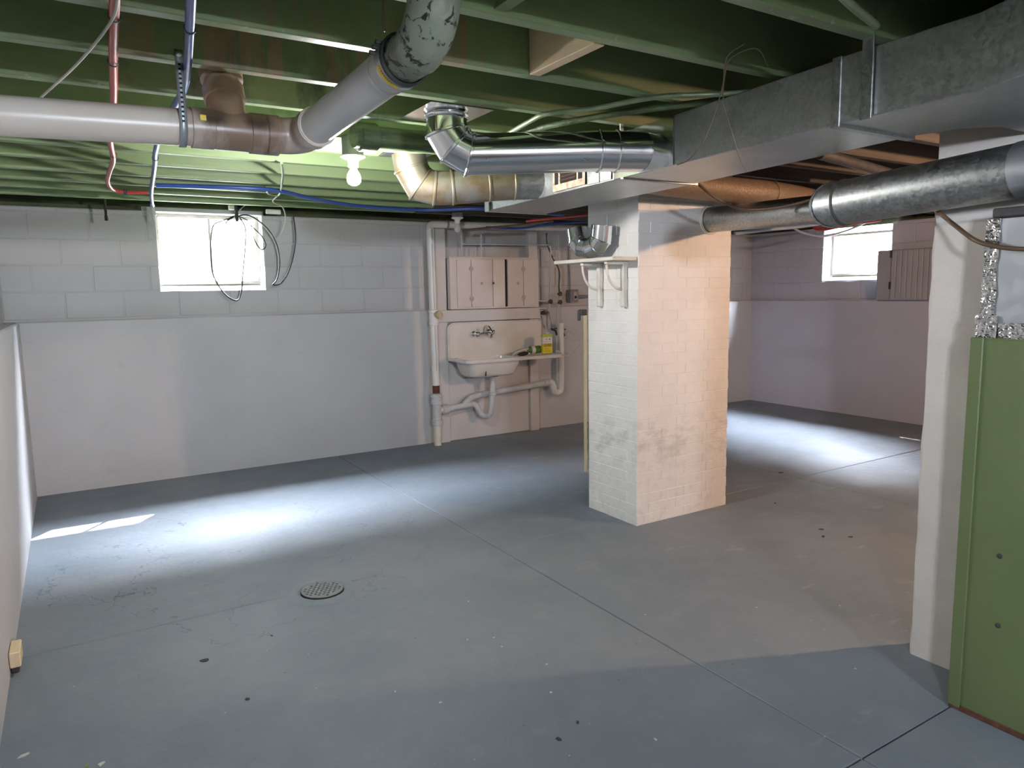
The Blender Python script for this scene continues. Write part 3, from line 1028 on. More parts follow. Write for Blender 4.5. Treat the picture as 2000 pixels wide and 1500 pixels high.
cable('blue_water_pipe', [(0.535, 5.090, 2.200), (0.958, 4.992, 2.200), (1.254, 5.010, 2.200), (1.574, 5.285, 2.195), (2.006, 5.522, 2.190), (2.543, 5.550, 2.185), (3.054, 5.253, 2.185), (3.900, 5.414, 2.185)], .0135, 'pex_blue', 'long blue plastic water pipe running along above the back wall', 'pipe', seg=12)
cable('thin_wire', [(0.158, 1.943, 2.190), (0.150, 2.152, 2.190), (0.084, 2.617, 2.205), (-0.023, 3.154, 2.215)], .004, 'cable_white', 'thin pale wire slanting across the joists at the upper left', 'wire')
tag(MB().box((.52, 1.69, 2.225), (.575, 1.728, 2.247)).build('red_clip', 'pex_red', None, bevel=.004), 'small red plastic clip on a joist at the top edge', 'clip')
cable('thin_wire', [(1.825, 1.581, 2.240), (1.821, 1.636, 2.225), (1.855, 1.687, 2.205), (2.080, 1.897, 2.230), (2.085, 1.941, 2.133), (2.090, 2.001, 2.044), (2.100, 2.081, 1.998), (2.120, 2.162, 1.992)], .0022, 'cable_tan', 'thin wire drooping over the trunk duct, ending further left', 'wire')
cable('thin_wire', [(2.055, 1.681, 2.235), (1.896, 1.595, 2.240), (1.851, 1.648, 2.225), (1.880, 1.704, 2.205), (2.085, 1.898, 2.169), (2.090, 1.859, 2.054), (2.095, 1.825, 1.960), (2.130, 1.824, 1.918)], .0022, 'cable_tan', 'thin wire drooping over the trunk duct, ending further right', 'wire')
cable('brown_cable', [(2.891, 2.800, 2.054), (3.018, 2.780, 1.979), (3.186, 2.750, 1.929), (3.229, 2.550, 1.918), (3.248, 2.350, 1.941), (3.380, 2.300, 2.000)], .008, 'cable_brown', 'brown cable sagging in front of the tan wrapped duct', 'cable')
cable('brown_cable', [(4.300, 2.581, 2.031), (3.500, 1.972, 1.886), (2.765, 1.488, 1.775), (2.680, 1.380, 1.714), (2.575, 1.249, 1.644), (2.560, 1.171, 1.617), (2.555, 1.095, 1.606), (2.550, 1.011, 1.607)], .0075, 'cable_brown', 'dark brown cable drooping in front of the furnace plenum', 'cable')
cable('pale_water_pipe', [(5.234, 4.600, 1.995), (5.564, 4.500, 2.033), (6.019, 4.400, 2.077), (6.661, 4.300, 2.187)], .018, 'pex_pale', 'pale blue plastic pipe below the flue pipe by the far window', 'pipe')
cable('pale_water_pipe', [(6.503, 5.000, 2.144), (6.691, 4.950, 2.067), (6.968, 4.900, 2.038), (7.339, 4.850, 2.115), (7.628, 4.800, 2.220)], .012, 'pex_pale', 'thin pale blue hose looping in front of the far window', 'pipe')
cable('red_water_pipe', [(7.000, 4.746, 2.149), (7.000, 5.039, 2.142), (7.000, 4.950, 2.108), (7.000, 4.629, 2.139), (7.000, 4.296, 2.151)], .014, 'pex_red', 'red plastic pipe bend in front of the far window', 'pipe')
# old boards and pipes among the right-hand joists
cable('iron_pipe', [(3.409, 2.446, 2.190), (3.941, 2.557, 2.190), (4.610, 2.706, 2.190)], .03, 'dark_iron', 'dark iron pipe under the bare joists behind the flue pipe', 'pipe', seg=12)
tag(MB().box((2.45, 4.2, 2.19), (2.47, 4.23, 2.235)).build('cable_staple', 'galvanised', None, smooth=0), 'small metal staple under a joist beyond the trunk duct', 'staple')

cable('thin_wire', [(0.804, 1.950, 2.315), (0.806, 1.950, 2.273), (0.805, 1.950, 2.217)], .003, 'cable_tan', 'thin pale string hanging beside the cast iron elbow', 'wire')
cable('green_cable', [(1.632, 1.145, 2.210), (1.766, 1.186, 2.208), (1.952, 1.237, 2.208)], .011, 'armour', 'green painted cable crossing under the joist at the upper right', 'cable')
MB().box((.94, 1.377, 2.255), (.98, 1.723, 2.465)).build('blocking', 'joist_green', ceil, smooth=0, bevel=.003)
MB().prism([(1.02, 1.377, 2.24), (1.06, 1.377, 2.24), (1.15, 1.377, 2.46), (1.11, 1.377, 2.46)], (0, .346, 0)).build('blocking', 'joist_green', ceil, smooth=0)
# wires by the back window
cable('black_cable', [(1.345, 6.200, 2.330), (1.334, 6.300, 2.272), (1.274, 6.450, 2.201), (1.251, 6.450, 2.163), (1.148, 6.450, 2.125), (1.078, 6.460, 2.070), (1.052, 6.470, 1.840), (1.065, 6.470, 1.671), (1.137, 6.470, 1.529), (1.232, 6.470, 1.467), (1.274, 6.470, 1.540), (1.294, 6.470, 1.670), (1.340, 6.460, 2.035), (1.303, 6.450, 2.148), (1.264, 6.450, 2.180)], .006, 'cable_black', 'black cable loop hanging across the back window', 'cable')
cable('black_cable', [(1.253, 6.440, 2.162), (1.345, 6.440, 2.182), (1.427, 6.440, 2.151), (1.527, 6.440, 2.060), (1.589, 6.440, 1.932), (1.602, 6.440, 1.778), (1.572, 6.440, 1.646), (1.535, 6.440, 1.598), (1.601, 6.440, 1.611), (1.672, 6.440, 1.704), (1.730, 6.440, 1.868), (1.752, 6.440, 2.023), (1.744, 6.440, 2.190)], .006, 'cable_black', 'black cable hanging in a long loop right of the back window', 'cable')
cable('black_cable', [(1.247, 6.430, 2.161), (1.175, 6.430, 2.112), (1.119, 6.430, 2.048), (1.104, 6.430, 2.005), (1.146, 6.430, 2.027), (1.197, 6.430, 2.134), (1.260, 6.430, 2.169), (1.349, 6.430, 2.139), (1.399, 6.430, 2.077), (1.466, 6.430, 2.006), (1.492, 6.430, 1.929), (1.451, 6.430, 1.898), (1.405, 6.430, 1.970), (1.379, 6.430, 2.098)], .0048, 'cable_black', 'coiled bundle of thin black wire at the top of the back window', 'cable')
tag(MB().lathe((1.265, 6.420, 2.282), (.02, 0, -1), [(.006, 0), (.014, .03), (.016, .10), (.012, .16)], 10).build('wire_bundle', 'dark_plastic'), 'taped black wire bundle hanging over the back window head', 'cable')
tag(MB().box((1.219, 6.500, 2.225), (1.263, 6.460, 2.261)).build('outlet_tag', 'porcelain', None, bevel=.003), 'small white plastic tag at the back window head', 'tag')
tag(MB().lathe((1.478, 6.300, 2.203), (1, 0, 0), [(.006, 0), (.02, .004), (.02, .12), (.006, .124)], 12).build('wire_connector', 'porcelain'), 'white plastic wire connector beside the back window head', 'connector')
cable('grey_cable', [(1.053, 4.064, 2.216), (1.167, 4.499, 2.212), (1.318, 5.203, 2.200), (1.243, 5.180, 2.200), (1.192, 5.000, 2.215)], .008, 'armour', 'grey cable looping down from the joists before the back window', 'cable')
cable('grey_cable', [(1.318, 5.203, 2.200), (1.373, 5.611, 2.200), (1.568, 6.100, 2.220), (1.613, 6.200, 2.128), (1.595, 6.250, 2.039), (1.577, 6.250, 2.013)], .0045, 'cable_white', 'thin grey wire dangling right of the back window', 'wire')
tag(MB().lathe((0.303, 6.300, 2.285), (.01, 0, -1), [(.009, 0), (.009, .16), (.012, .165), (.012, .2)], 10).build('pipe_stub', 'dark_iron'), 'short dark pipe stub hanging under the joists left of the back window', 'pipe')
tag(MB().lathe((.632, 6.38, 2.235), (.03, .1, -1), [(.014, 0), (.014, .05), (.020, .055), (.020, .085), (.012, .09), (.010, .13)], 12).build('hose_valve', 'pvc_grey'), 'old pipe fitting at the upper left corner of the back window', 'pipe')

# ---------------------------------------------------------------- sink wall
fr = thing('sink_surround', 'pale painted board panelling standing behind the sink on the back wall', 'panelling', (3.7, 6.46, 0))
MB().box((3.090, 6.425, 0), (3.205, 6.49, 2.125)).build('post', 'frame_paint', fr, bevel=.004)
MB().box((4.180, 6.425, 0), (4.288, 6.49, 2.13)).build('post', 'frame_paint', fr, bevel=.004)
MB().box((3.207, 6.465, 0.002), (4.178, 6.49, 1.21)).build('back_panel', 'frame_paint', fr, bevel=.003)
MB().box((3.085, 6.395, 1.215), (4.30, 6.424, 1.332)).build('rail', 'frame_paint', fr, bevel=.004)

cbn = thing('wall_cabinet', 'pink painted wooden wall cabinet with four doors above the sink', 'cabinet', (3.73, 6.4, 1.345))
CF = 6.36
MB().box((3.212, CF, 1.338), (4.255, 6.424, 1.842)).build('cabinet_body', 'pink_paint', cbn, bevel=.003)
MB().box((3.200, CF - .012, 1.842), (4.262, 6.424, 1.852)).build('cabinet_top', 'pink_paint', cbn, bevel=.002)
MB().box((3.838, CF - .001, 1.352), (3.866, CF + .004, 1.832)).build('door_gap_shade', 'hole_shade', cbn, smooth=0)  # dark strip laid on for the shade between the doors
for x0, x1, nm in ((3.285, 3.440, 'door'), (3.446, 3.688, 'door'), (3.694, 3.835, 'door'), (3.868, 4.055, 'door'), (4.061, 4.215, 'door')):
    d = MB().box((x0, CF - .014, 1.356), (x1, CF - .001, 1.828)).build('door', 'pink_paint' if x0 != 3.694 else 'cream_paint', cbn, bevel=.003)
    if x0 in (3.446, 4.061):
        for z in (1.44, 1.735):
            MB().lathe((x0 - .004, CF - .013, z), (0, -1, 0), [(.026, 0), (.026, .003), (.012, .005)], 12).build('hinge', 'smudge', d)
MB().box((3.672, CF - .024, 1.575), (3.703, CF - .013, 1.612)).build('latch', 'chrome', cbn, bevel=.004)
MB().lathe((3.688, CF - .024, 1.592), (0, -1, 0), [(.008, 0), (.010, .008), (.004, .012)], 12).build('latch_knob', 'dark_iron', cbn)
for x in (3.56, 3.99):
    MB().lathe((x, CF - .014, 1.59), (0, -1, 0), [(.016, 0), (.014, .001)], 12).build('worn_spot', 'smudge', cbn)

sk = thing('sink', 'old white enamel wall sink with high back and drainboard', 'sink', (3.75, 6.2, .66))
RZ = .862
SX0, SX1, SY0, SY1 = 3.165, 4.295, 5.985, 6.455
# backsplash with rounded upper corners
pts = [(3.185, RZ - .03)]
for cx_, cz_, a0, a1 in ((3.255, 1.135, 180, 90), (4.235, 1.135, 90, 0)):
    for k in range(7):
        a = math.radians(a0 + (a1 - a0) * k / 6)
        pts.append((cx_ + .07 * math.cos(a), cz_ + .07 * math.sin(a)))
pts.append((4.305, RZ - .03))
MB().prism([(x, 6.415, z) for x, z in pts], (0, .046, 0)).build('backsplash', 'enamel', sk, bevel=.012, bseg=3)
# deck with basin opening, rolled rim
bx0, bx1, by0, by1 = 3.235, 3.80, 6.045, 6.40
outer = rrect(SX0, SX1, SY0, SY1, RZ, .06)
lo = rrect(SX0 + .004, SX1 - .004, SY0 + .004, SY1, RZ - .030, .06)
inn = rrect(bx0, bx1, by0, by1, RZ - .006, .07)
mb = MB()
mb.rings([lo, [p + Vector((0, 0, -.008)) for p in outer], outer], False)
mb.rings([outer, [p.lerp(q, .10) + Vector((0, 0, .004)) for p, q in zip(outer, inn)], [p.lerp(q, .22) + Vector((0, 0, -.006)) for p, q in zip(outer, inn)], inn], False)
lo_in = rrect(bx0 - .012, bx1 + .012, by0 - .012, by1 + .012, RZ - .030, .07)
mb.rings([lo, lo_in], False)
mb.build('deck', 'enamel', sk, smooth=60)
mb = MB()
b_in = [rrect(bx0 + i * .35, bx1 - i * .35, by0 + i * .3, by1 - i * .3, RZ - .006 - z, .07) for i, z in ((0, 0), (.02, .05), (.06, .12), (.10, .15))]
b_out = [rrect(bx0 - .012 + i * .3, bx1 + .012 - i * .3, by0 - .012 + i * .3, by1 + .012 - i * .3, RZ - .03 - z, .07) for i, z in ((0, 0), (.03, .03), (.12, .125), (.20, .15))]
mb.rings(list(reversed(b_out)) + b_in, True)
mb.build('basin', 'enamel', sk, smooth=60)
MB().lathe((3.60, 6.23, RZ - .20), (0, 0, 1), [(.035, 0), (.035, .02), (.02, .03)], 16).build('drain_cup', 'dark_iron', sk)
MB().prism([(3.385, 5.998 + .045, .70), (3.400, 5.998 + .045, .70), (3.392, 5.998 + .035, .745)], (0, .012, 0)).build('enamel_chip', 'dark_iron', sk, smooth=0)
# wall faucet
fc_ = MB().tube([(3.475, 6.355, 1.085), (3.64, 6.355, 1.098)], .010, 12).build('faucet', 'chrome', sk)
for x, z in ((3.47, 1.088), (3.645, 1.100)):
    MB().lathe((x, 6.42, z), (0, -1, 0), [(.026, 0), (.026, .012), (.016, .02), (.016, .06), (.024, .068), (.026, .09), (.012, .10)], 16).build('handle', 'chrome', fc_)
    MB().box((x - .006, 6.325, z), (x + .006, 6.345, z + .05)).build('lever', 'chrome', fc_, bevel=.004)
MB().tube(fillet([(3.555, 6.355, 1.09), (3.552, 6.35, 1.165), (3.556, 6.26, 1.17), (3.575, 6.21, 1.10)], .04, 6), .009, 12).build('spout', 'chrome', fc_)
MB().lathe((3.59, 6.35, 1.075), (.3, -1, -.2), [(.012, 0), (.020, .03), (.020, .06), (.008, .07)], 14).build('soap_dish', 'chrome', fc_)

sk.location.y -= .038
# things on the drainboard
bxx = thing('cleanser_box', 'yellow and white cleanser carton standing on the sink drainboard', 'box', (4.18, 6.10, RZ))
def cleaner(z0, z1, mat, name, w_=.058, th=.035):
    return MB().box((4.115, 6.085, RZ + .006 + z0), (4.115 + .118, 6.085 + th, RZ + .006 + z1)).build(name, mat, bxx, bevel=.002)
cleaner(0, .098, 'box_yellow', 'carton_lower')
cleaner(.098, .165, 'box_white', 'carton_label')
cleaner(.165, .196, 'box_lime', 'carton_top')
MB().box((4.125, 6.0835, RZ + .006 + .068), (4.222, 6.085, RZ + .006 + .098)).build('ochre_panel', 'box_ochre', bxx, smooth=0)
for x0, x1, z0, z1, m_ in ((4.15, 4.168, .140, .147, 'pex_red'), (4.19, 4.206, .138, .150, 'pex_blue'), (4.14, 4.21, .118, .122, 'smudge'), (4.135, 4.18, .044, .049, 'box_ochre'), (4.13, 4.215, .02, .025, 'box_ochre')):
    MB().box((x0, 6.0838, RZ + .006 + z0), (x1, 6.085, RZ + .006 + z1)).build('print_mark', m_, bxx, smooth=0)
MB().box((4.165, 6.09, RZ + .006 + .196), (4.19, 6.115, RZ + .006 + .212)).build('pour_cap', 'box_white', bxx, bevel=.003)
gb = thing('spray_bottle', 'green spray bottle lying on its side on the sink drainboard', 'bottle', (4.05, 6.17, RZ))
MB().lathe((4.14, 6.17, RZ + .045), (-1, -.05, -.02), [(.036, 0), (.040, .01), (.040, .09), (.030, .13), (.014, .155), (.013, .18)], 16).build('bottle_body', 'bottle_green', gb)
MB().lathe((4.055, 6.166, RZ + .0435), (-1, -.05, -.02), [(.0405, 0), (.0405, .045)], 16, False).build('bottle_label', 'box_white', gb)
MB().box((3.935, 6.145, RZ + .02), (3.965, 6.18, RZ + .06)).build('spray_head', 'box_white', gb, bevel=.008)
br = thing('scrub_brush', 'dark bristled brush with a pale handle on the sink drainboard', 'brush', (3.86, 6.09, RZ))
MB().lathe((3.79, 6.06, RZ + .016), (1, .05, .06), [(.004, 0), (.018, .03), (.022, .08), (.016, .12), (.006, .13)], 14).build('bristles', 'dark_plastic', br)
MB().tube(spline([(3.74, 6.08, RZ + .01), (3.80, 6.095, RZ + .035), (3.88, 6.10, RZ + .055), (3.95, 6.11, RZ + .06)], 6), .007, 8).build('handle', 'cream_paint', br)
MB().box((3.915, 6.06, RZ + .004), (3.945, 6.085, RZ + .03)).build('ferrule', 'chrome', br, bevel=.005)

# waste pipes
wp = thing('waste_pipe', 'white and grey plumbing stack with trap and branches below the sink', 'pipe', (3.05, 6.4, 0))
WX, WY = 3.030, 6.368
MB().tube([(WX - .012, WY, 2.10), (WX, WY, .60)], .038, 20).build('stack', 'pvc_white', wp, smooth=50)
MB().tube([(WX - .0165, WY - .037, 1.97), (WX - .006, WY - .037, .75)], .0035, 6).build('printed_line', 'smudge', wp)
MB().tube(fillet([(WX - .012, WY, 2.09), (WX - .012, WY, 2.155), (WX + .2, WY, 2.158), (4.9, WY, 2.175)], .05, 6), .034, 20).build('vent_pipe', 'cream_paint', wp, smooth=50)
MB().lathe((WX - .010, WY, 2.06), (0, 0, 1), [(.030, -.05), (.038, -.046), (.038, .05), (.033, .055)], 20, False).build('vent_hub', 'pvc_white', wp)
MB().lathe((WX + .16, WY, 2.158), (1, 0, 0), [(.034, 0), (.040, .003), (.040, .02), (.034, .024)], 20, False).build('pipe_clamp', 'steel_strap', wp)
MB().lathe((WX - .003, WY, 1.19), (0, 0, 1), [(.038, 0), (.048, .004), (.048, .03), (.043, .034), (.043, .12), (.048, .124), (.048, .15), (.039, .155)], 20, False).build('cleanout_tee', 'pvc_white', wp, smooth=30)
MB().lathe((WX + .01, WY - .02, 1.295), (.25, -1, 0), [(.034, 0), (.036, .05), (.036, .062), (.030, .064), (.014, .066)], 18).build('cleanout_plug', 'strip_wood', wp, smooth=30)
MB().tube([(WX, WY, .62), (WX, WY, .52)], .035, 18).build('rusty_nipple', 'rust', wp)
MB().lathe((WX, WY, .26), (0, 0, 1), [(.040, -.06), (.055, -.055), (.055, -.005), (.045, 0), (.045, .15), (.058, .155), (.058, .185), (.052, .19), (.052, .22), (.060, .225), (.058, .25), (.036, .262)], 20, False).build('sanitary_tee', 'pvc_grey', wp, smooth=30)
MB().tube([(WX, WY, .21), (WX, WY, 0)], .039, 18).build('stack_foot', 'old_white', wp, smooth=50)
MB().lathe((WX + .02, WY, .345), (1, 0, .08), [(.036, 0), (.036, .04), (.048, .045), (.053, .075), (.048, .105), (.036, .11), (.034, .17)], 18, False).build('tee_branch', 'pvc_grey', wp, smooth=40)
trap = fillet([(WX + .14, WY, .355), (3.46, WY - .01, .378), (3.51, WY - .05, .25), (3.565, WY - .12, .25), (3.585, WY - .14, .45), (3.60, 6.235, .66)], .055, 6)
MB().tube(trap, .031, 16).build('trap', 'pvc_grey', wp, smooth=60)
MB().lathe((3.588, WY - .15, .47), (0, 0, 1), [(.031, 0), (.039, .003), (.039, .03), (.032, .033)], 16, False).build('slip_nut', 'pvc_grey', wp)
MB().tube(fillet([(3.33, WY, .372), (3.42, WY + .005, .445), (3.56, WY + .01, .462), (4.40, WY + .01, .520)], .06, 5), .033, 16).build('sloped_branch', 'pvc_grey', wp, smooth=60)
MB().lathe((4.32, WY + .01, .514), (1, 0, .07), [(.033, 0), (.041, .003), (.041, .06), (.034, .063)], 16, False).build('coupling', 'pvc_grey', wp)
MB().tube(fillet([(4.36, WY + .01, .517), (4.43, WY + .01, .52), (4.45, WY, .40), (4.535, WY, .40), (4.54, WY, .55), (4.54, WY, 1.155)], .045, 6), .036, 18).build('standpipe', 'pvc_white', wp, smooth=60)

# supply pipes
sp = thing('supply_pipes', 'thin grey water supply pipes with valves climbing the wall behind the sink', 'pipe', (4.0, 6.45, 1.2))
for pts in ([(3.374, 6.412, 1.853), (3.378, 6.412, 2.06)], [(3.596, 6.412, 1.853), (3.600, 6.412, 2.10), (3.66, 6.412, 2.105)], [(3.378, 6.412, 1.98), (4.452, 6.412, 1.992), (4.452, 6.45, 1.10)], [(4.579, 6.45, 2.10), (4.579, 6.45, 1.16)], [(4.30, 6.45, 1.40), (4.58, 6.45, 1.385)]):
    MB().tube(fillet(pts, .02, 4), .0085, 8).build('pipe', 'pvc_grey', sp, smooth=60)
for x, z in ((4.579, 1.47), (4.452, 1.39), (4.579, 1.38)):
    MB().lathe((x, 6.44, z), (0, -1, 0), [(.014, -.02), (.018, 0), (.026, .012), (.026, .02), (.008, .024)], 12).build('valve', 'dark_iron', sp)
for x, z in ((4.500, 1.075), (4.60, 1.06)):
    v = MB().tube([(x - .05, 6.42, z + .02), (x, 6.41, z), (x + .02, 6.41, z - .05)], .011, 8).build('hose_bib', 'dark_iron', sp)
    MB().box((x - .03, 6.39, z + .018), (x + .03, 6.40, z + .03)).build('bib_handle', 'dark_iron', v, bevel=.003)
v = MB().tube(spline([(4.29, 6.40, 1.30), (4.345, 6.36, 1.295), (4.385, 6.35, 1.25), (4.41, 6.36, 1.16), (4.44, 6.37, 1.12)], 5), .008, 8).build('faucet_bib', 'chrome', sp)
MB().lathe((4.30, 6.39, 1.27), (1, -.3, .1), [(.012, 0), (.022, .02), (.022, .05), (.010, .08)], 12).build('bib_body', 'dark_iron', v)
cable('grey_hose', [(4.60, 6.41, 1.13), (4.68, 6.40, 1.06), (4.80, 6.40, .97), (4.82, 6.38, .93), (4.72, 6.34, .85), (4.56, 6.28, .80), (4.42, 6.25, .868), (4.35, 6.2, .867)], .006, 'pvc_grey', 'thin grey hose curving from the valve down to the drainboard', 'hose')
cable('black_cable', [(4.43, 6.46, 2.12), (4.44, 6.46, 2.0), (4.50, 6.45, 1.86), (4.572, 6.43, 1.72), (4.568, 6.43, 1.55), (4.579, 6.43, 1.47)], .007, 'dark_iron', 'dark cable running down the wall right of the pink cabinet', 'cable')
eb = thing('outlet_box', 'grey electric outlet box on the back wall beside the chimney', 'outlet', (4.83, 6.55, 1.4))
MB().box((4.775, 6.50, 1.375), (4.885, 6.592, 1.515)).build('box', 'grey_box', eb, bevel=.006)
MB().box((4.815, 6.494, 1.40), (4.86, 6.50, 1.49)).build('cover_plate', 'smudge', eb, bevel=.003)
MB().lathe((4.838, 6.494, 1.43), (0, -1, 0), [(.017, 0), (.017, .003)], 12).build('socket', 'hole_shade', eb)
MB().tube([(4.81, 6.56, 1.51), (4.805, 6.575, 2.15)], .009, 8).build('conduit', 'grey_box', eb)
MB().lathe((4.885, 6.55, 1.43), (1, 0, .03), [(.02, 0), (.022, .10), (.016, .16)], 10).build('plug', 'grey_box', eb)
cable('dark_wire', [(3.20, 6.05, 2.075), (3.35, 5.9, 2.09), (3.6, 5.6, 2.105), (3.75, 5.35, 2.12)], .011, 'cable_brown', 'dark wire running from the unlit bulb up under the joists', 'wire')
cable('blue_water_pipe', [(3.60, 6.30, 2.14), (3.95, 6.27, 2.14), (4.2, 6.15, 2.17), (4.45, 6.0, 2.19), (4.7, 5.9, 2.2)], .012, 'pex_blue', 'short blue plastic pipe in front of the vent pipe above the sink', 'pipe')
cable('red_water_pipe', [(3.62, 5.60, 2.135), (3.8, 5.35, 2.15), (4.0, 5.1, 2.165)], .012, 'pex_red', 'short red plastic pipe under the joists above the sink', 'pipe')

# ---------------------------------------------------------------- shelf on the chimney
sh = thing('wall_shelf', 'small white painted shelf on two wooden brackets on the chimney', 'shelf', (2.9, 3.6, 1.4))
MB().box((2.79, 3.372, 1.678), (2.978, 3.985, 1.700)).build('shelf_board', 'old_white', sh, bevel=.003)
for y in (3.475, 3.715):
    b_ = MB().box((2.945, y - .016, 1.395), (2.981, y + .016, 1.677)).build('bracket', 'old_white', sh, bevel=.006)
    MB().box((2.815, y - .014, 1.658), (2.95, y + .014, 1.677)).build('bracket_arm', 'old_white', b_, bevel=.004)
    pts = []
    for k in range(9):
        a = k / 8 * PI / 2
        pts.append((2.825 + .118 * (1 - math.cos(a)), y, 1.655 - .150 * math.sin(a)))
    MB().tube(pts, .008, 8).build('bracket_brace', 'old_white', b_, smooth=60)
ee = thing('duct_elbow', 'shiny new metal duct elbow lying on the chimney shelf', 'duct elbow', (2.88, 3.68, 1.70))
ER = .068
pts = []
ec = Vector((2.872, 3.70, 1.845))
for k in range(5):
    a = math.radians(200 + 140 * k / 4)
    pts.append(ec + Vector((.02 * math.cos(a), -math.cos(a) * .1, math.sin(a) * .072)))
pts = [pts[0] + Vector((0, .018, .075))] + pts + [pts[-1] + Vector((0, -.012, .085))]
gored(ee, pts, ER, 'new_metal', ['collar', 'gore', 'gore', 'gore', 'gore', 'collar'], 24, .003)

# ---------------------------------------------------------------- beadboard cabinet on the far right wall
bc = thing('beadboard_cabinet', 'grey beadboard cabinet hung on the far right wall beside the window', 'cabinet', (7.75, 4.3, 1.34))
MB().box((7.70, 3.72, 1.338), (7.842, 4.735, 1.885)).build('cabinet_body', 'bead_grey', bc, bevel=.004)
MB().box((7.686, 4.585, 1.342), (7.702, 4.733, 1.882)).build('side_stile', 'bead_grey', bc, bevel=.003)
for k in range(14):
    y = 4.575 - k * .058
    MB().box((7.686, y - .055, 1.345), (7.700, y, 1.880)).build('bead_board', 'bead_grey', bc, bevel=.006)
for z in (1.46, 1.80):
    MB().box((7.680, 4.565, z), (7.688, 4.59, z + .08)).build('hinge', 'dark_iron', bc, bevel=.002)

# ---------------------------------------------------------------- floor drain
fdn = thing('floor_drain', 'round perforated iron drain cover set in the painted floor', 'drain', (.99, 3.5, 0))
dc = Vector((.99, 3.497, 0))
DRR = .112
bm = bmesh.new()
def circ(c, r, n, z):
    vs = [bm.verts.new((c[0] + r * math.cos(2 * PI * k / n), c[1] + r * math.sin(2 * PI * k / n), z)) for k in range(n)]
    return [bm.edges.new((vs[k], vs[(k + 1) % n])) for k in range(n)]
edges = circ(dc, DRR - .008, 40, .009)
for i in range(-4, 5):
    for j in range(-4, 5):
        x = (i + (.5 if j % 2 else 0)) * .024
        y = j * .0215
        if x * x + y * y < (DRR - .024) ** 2:
            edges += circ((dc.x + x, dc.y + y), .0072, 8, .009)
bmesh.ops.triangle_fill(bm, use_beauty=True, use_dissolve=False, edges=edges)
me = bpy.data.meshes.new('drain_grate')
bm.to_mesh(me)
bm.free()
me.materials.append(M['grate_iron'])
go = link('drain_grate', me, fdn)
md = go.modifiers.new('thickness', 'SOLIDIFY')
md.thickness = .005
MB().lathe((dc.x, dc.y, .0005), (0, 0, 1), [(DRR - .004, 0), (DRR - .004, .002)], 40).build('drain_shade_disc', 'hole_shade', fdn)  # dark disc under the grate gives its holes their shade
rim = MB()
rr = []
for k in range(48):
    a = 2 * PI * k / 48
    jit = 1 + .05 * mnoise.noise(Vector((math.cos(a) * 3, math.sin(a) * 3, 1)))
    sq = 1 / max(abs(math.cos(a + .35)), abs(math.sin(a + .35))) ** .55
    d = Vector((math.cos(a), math.sin(a), 0))
    rr.append([dc + d * (DRR - .006) + Vector((0, 0, .001)), dc + d * (DRR + .002) + Vector((0, 0, .008)), dc + d * (DRR + .018 * jit * sq) + Vector((0, 0, .008)), dc + d * (DRR + .055 * jit * sq) + Vector((0, 0, .0005))])
rim.rings(rr, False, True)
rim.build('mortar_rim', 'floor_paint', fdn, smooth=60)

# ---------------------------------------------------------------- bits on the floor
wbk = thing('wood_offcut', 'small pale wood offcut on a dark foot at the left wall', 'wood block', (-.29, 3.4, 0))
MB().box((-.313, 3.37, .035), (-.275, 3.50, .10)).build('offcut', 'pine', wbk, bevel=.004)
MB().box((-.313, 3.40, 0), (-.285, 3.44, .035)).build('foot', 'dark_iron', wbk, bevel=.004)
rnd = random.Random(3)
def chip(pos, s, mat, label, group=None, name='paint_chip', cat='debris'):
    mb = MB()
    n = rnd.randint(5, 7)
    a0 = rnd.random() * 6
    el_ = rnd.uniform(.35, .8)
    poly = []
    for k in range(n):
        a = 2 * PI * k / n
        r = s * rnd.uniform(.6, 1.1)
        x, y = r * math.cos(a), r * el_ * math.sin(a)
        poly.append((pos[0] + x * math.cos(a0) - y * math.sin(a0), pos[1] + x * math.sin(a0) + y * math.cos(a0), .0005))
    mb.prism(poly, (0, 0, .003))
    return tag(mb.build(name, mat, None, smooth=0), label, cat, group)
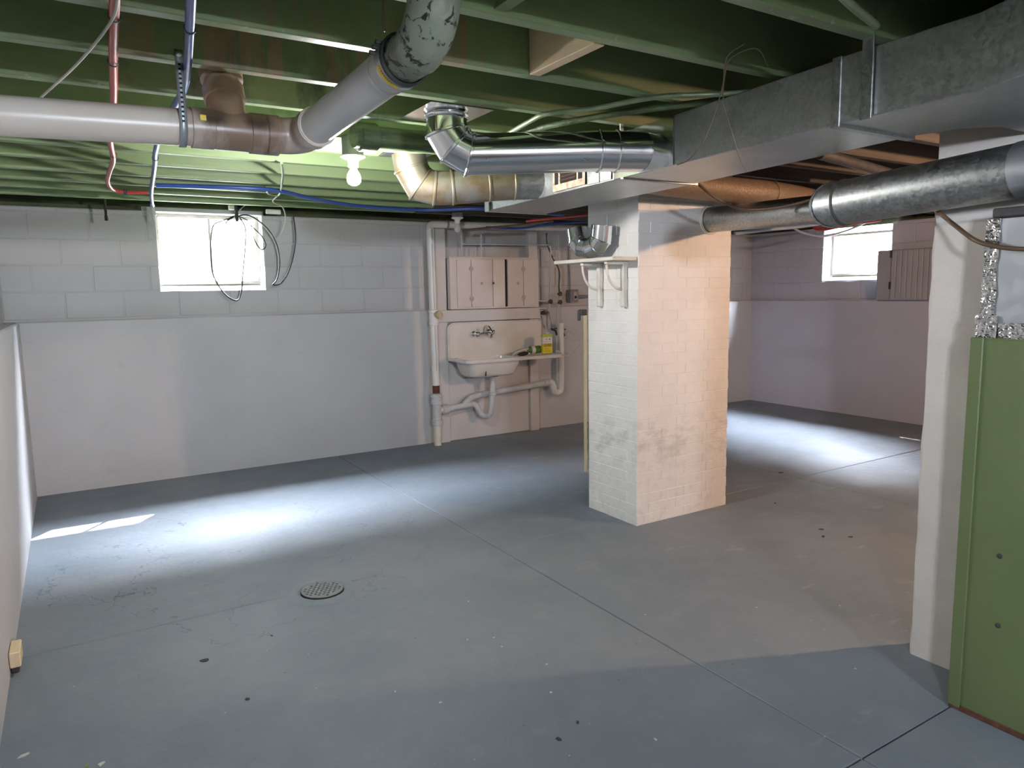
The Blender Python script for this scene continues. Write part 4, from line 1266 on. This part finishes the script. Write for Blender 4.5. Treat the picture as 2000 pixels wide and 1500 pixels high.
chip((-0.242, 2.741, 0.000), .02, 'paper_chip', 'pale splinter on the floor in the bottom left corner', name='wood_splinter')
chip((-0.066, 2.562, 0.000), .012, 'leaf', 'small green leaf scrap on the floor at the bottom edge', name='leaf_scrap')
chip((-0.026, 2.548, 0.000), .014, 'paper_chip', 'white paper scrap beside the green leaf scrap', name='paper_scrap')
chip((0.368, 3.081, 0.000), .02, 'dark_chip', 'dark chipped spot on the floor left of centre', name='floor_chip')
chip((0.656, 3.148, 0.000), .010, 'dark_chip', 'small dark crumb on the floor below the drain cover', name='floor_crumb')
chip((0.457, 2.679, 0.000), .012, 'dark_chip', 'dark sliver on the floor near the bottom left', name='floor_crumb')
chip((1.294, 1.844, 0.000), .011, 'dark_chip', 'dark crumb on the floor near the bottom centre', name='floor_crumb')
chip((1.402, 1.884, 0.000), .010, 'dark_chip', 'thin dark twig on the floor near the bottom centre', name='twig')
chip((1.562, 1.662, 0.000), .009, 'paper_chip', 'white crumb on the floor near the bottom centre', name='plaster_crumb')
for q, s, lab in (((3.888, 2.675, 0.000), .02, 'upper left of three dark crumbs close together on the warm lit floor'),
                  ((3.781, 2.589, 0.000), .02, 'lower left of three dark crumbs close together on the warm lit floor'),
                  ((3.907, 2.491, 0.000), .018, 'right one of three dark crumbs close together on the warm lit floor'),
                  ((4.110, 3.198, -0.000), .012, 'small dark crumb on the floor just right of the chimney foot'),
                  ((4.849, 3.727, 0.000), .03, 'largest dark crumb, on the floor joint far right of the chimney')):
    chip(q, s, 'dark_chip', lab, None, 'floor_crumb')
for q in ((1.555, 2.975, 0.000), (1.458, 2.494, 0.000), (2.171, 2.388, 0.000), (2.658, 2.154, 0.000), (2.531, 1.571, 0.000), (1.365, 2.632, 0.000), (0.941, 2.419, 0.000), (1.536, 2.270, 0.000), (1.053, 2.260, 0.000), (1.433, 2.092, 0.000), (1.472, 2.584, 0.000), (2.994, 1.949, 0.000)):
    chip(q, .006, 'paper_chip', 'tiny white plaster fleck on the open floor', 'plaster flecks on the floor', 'plaster_fleck')
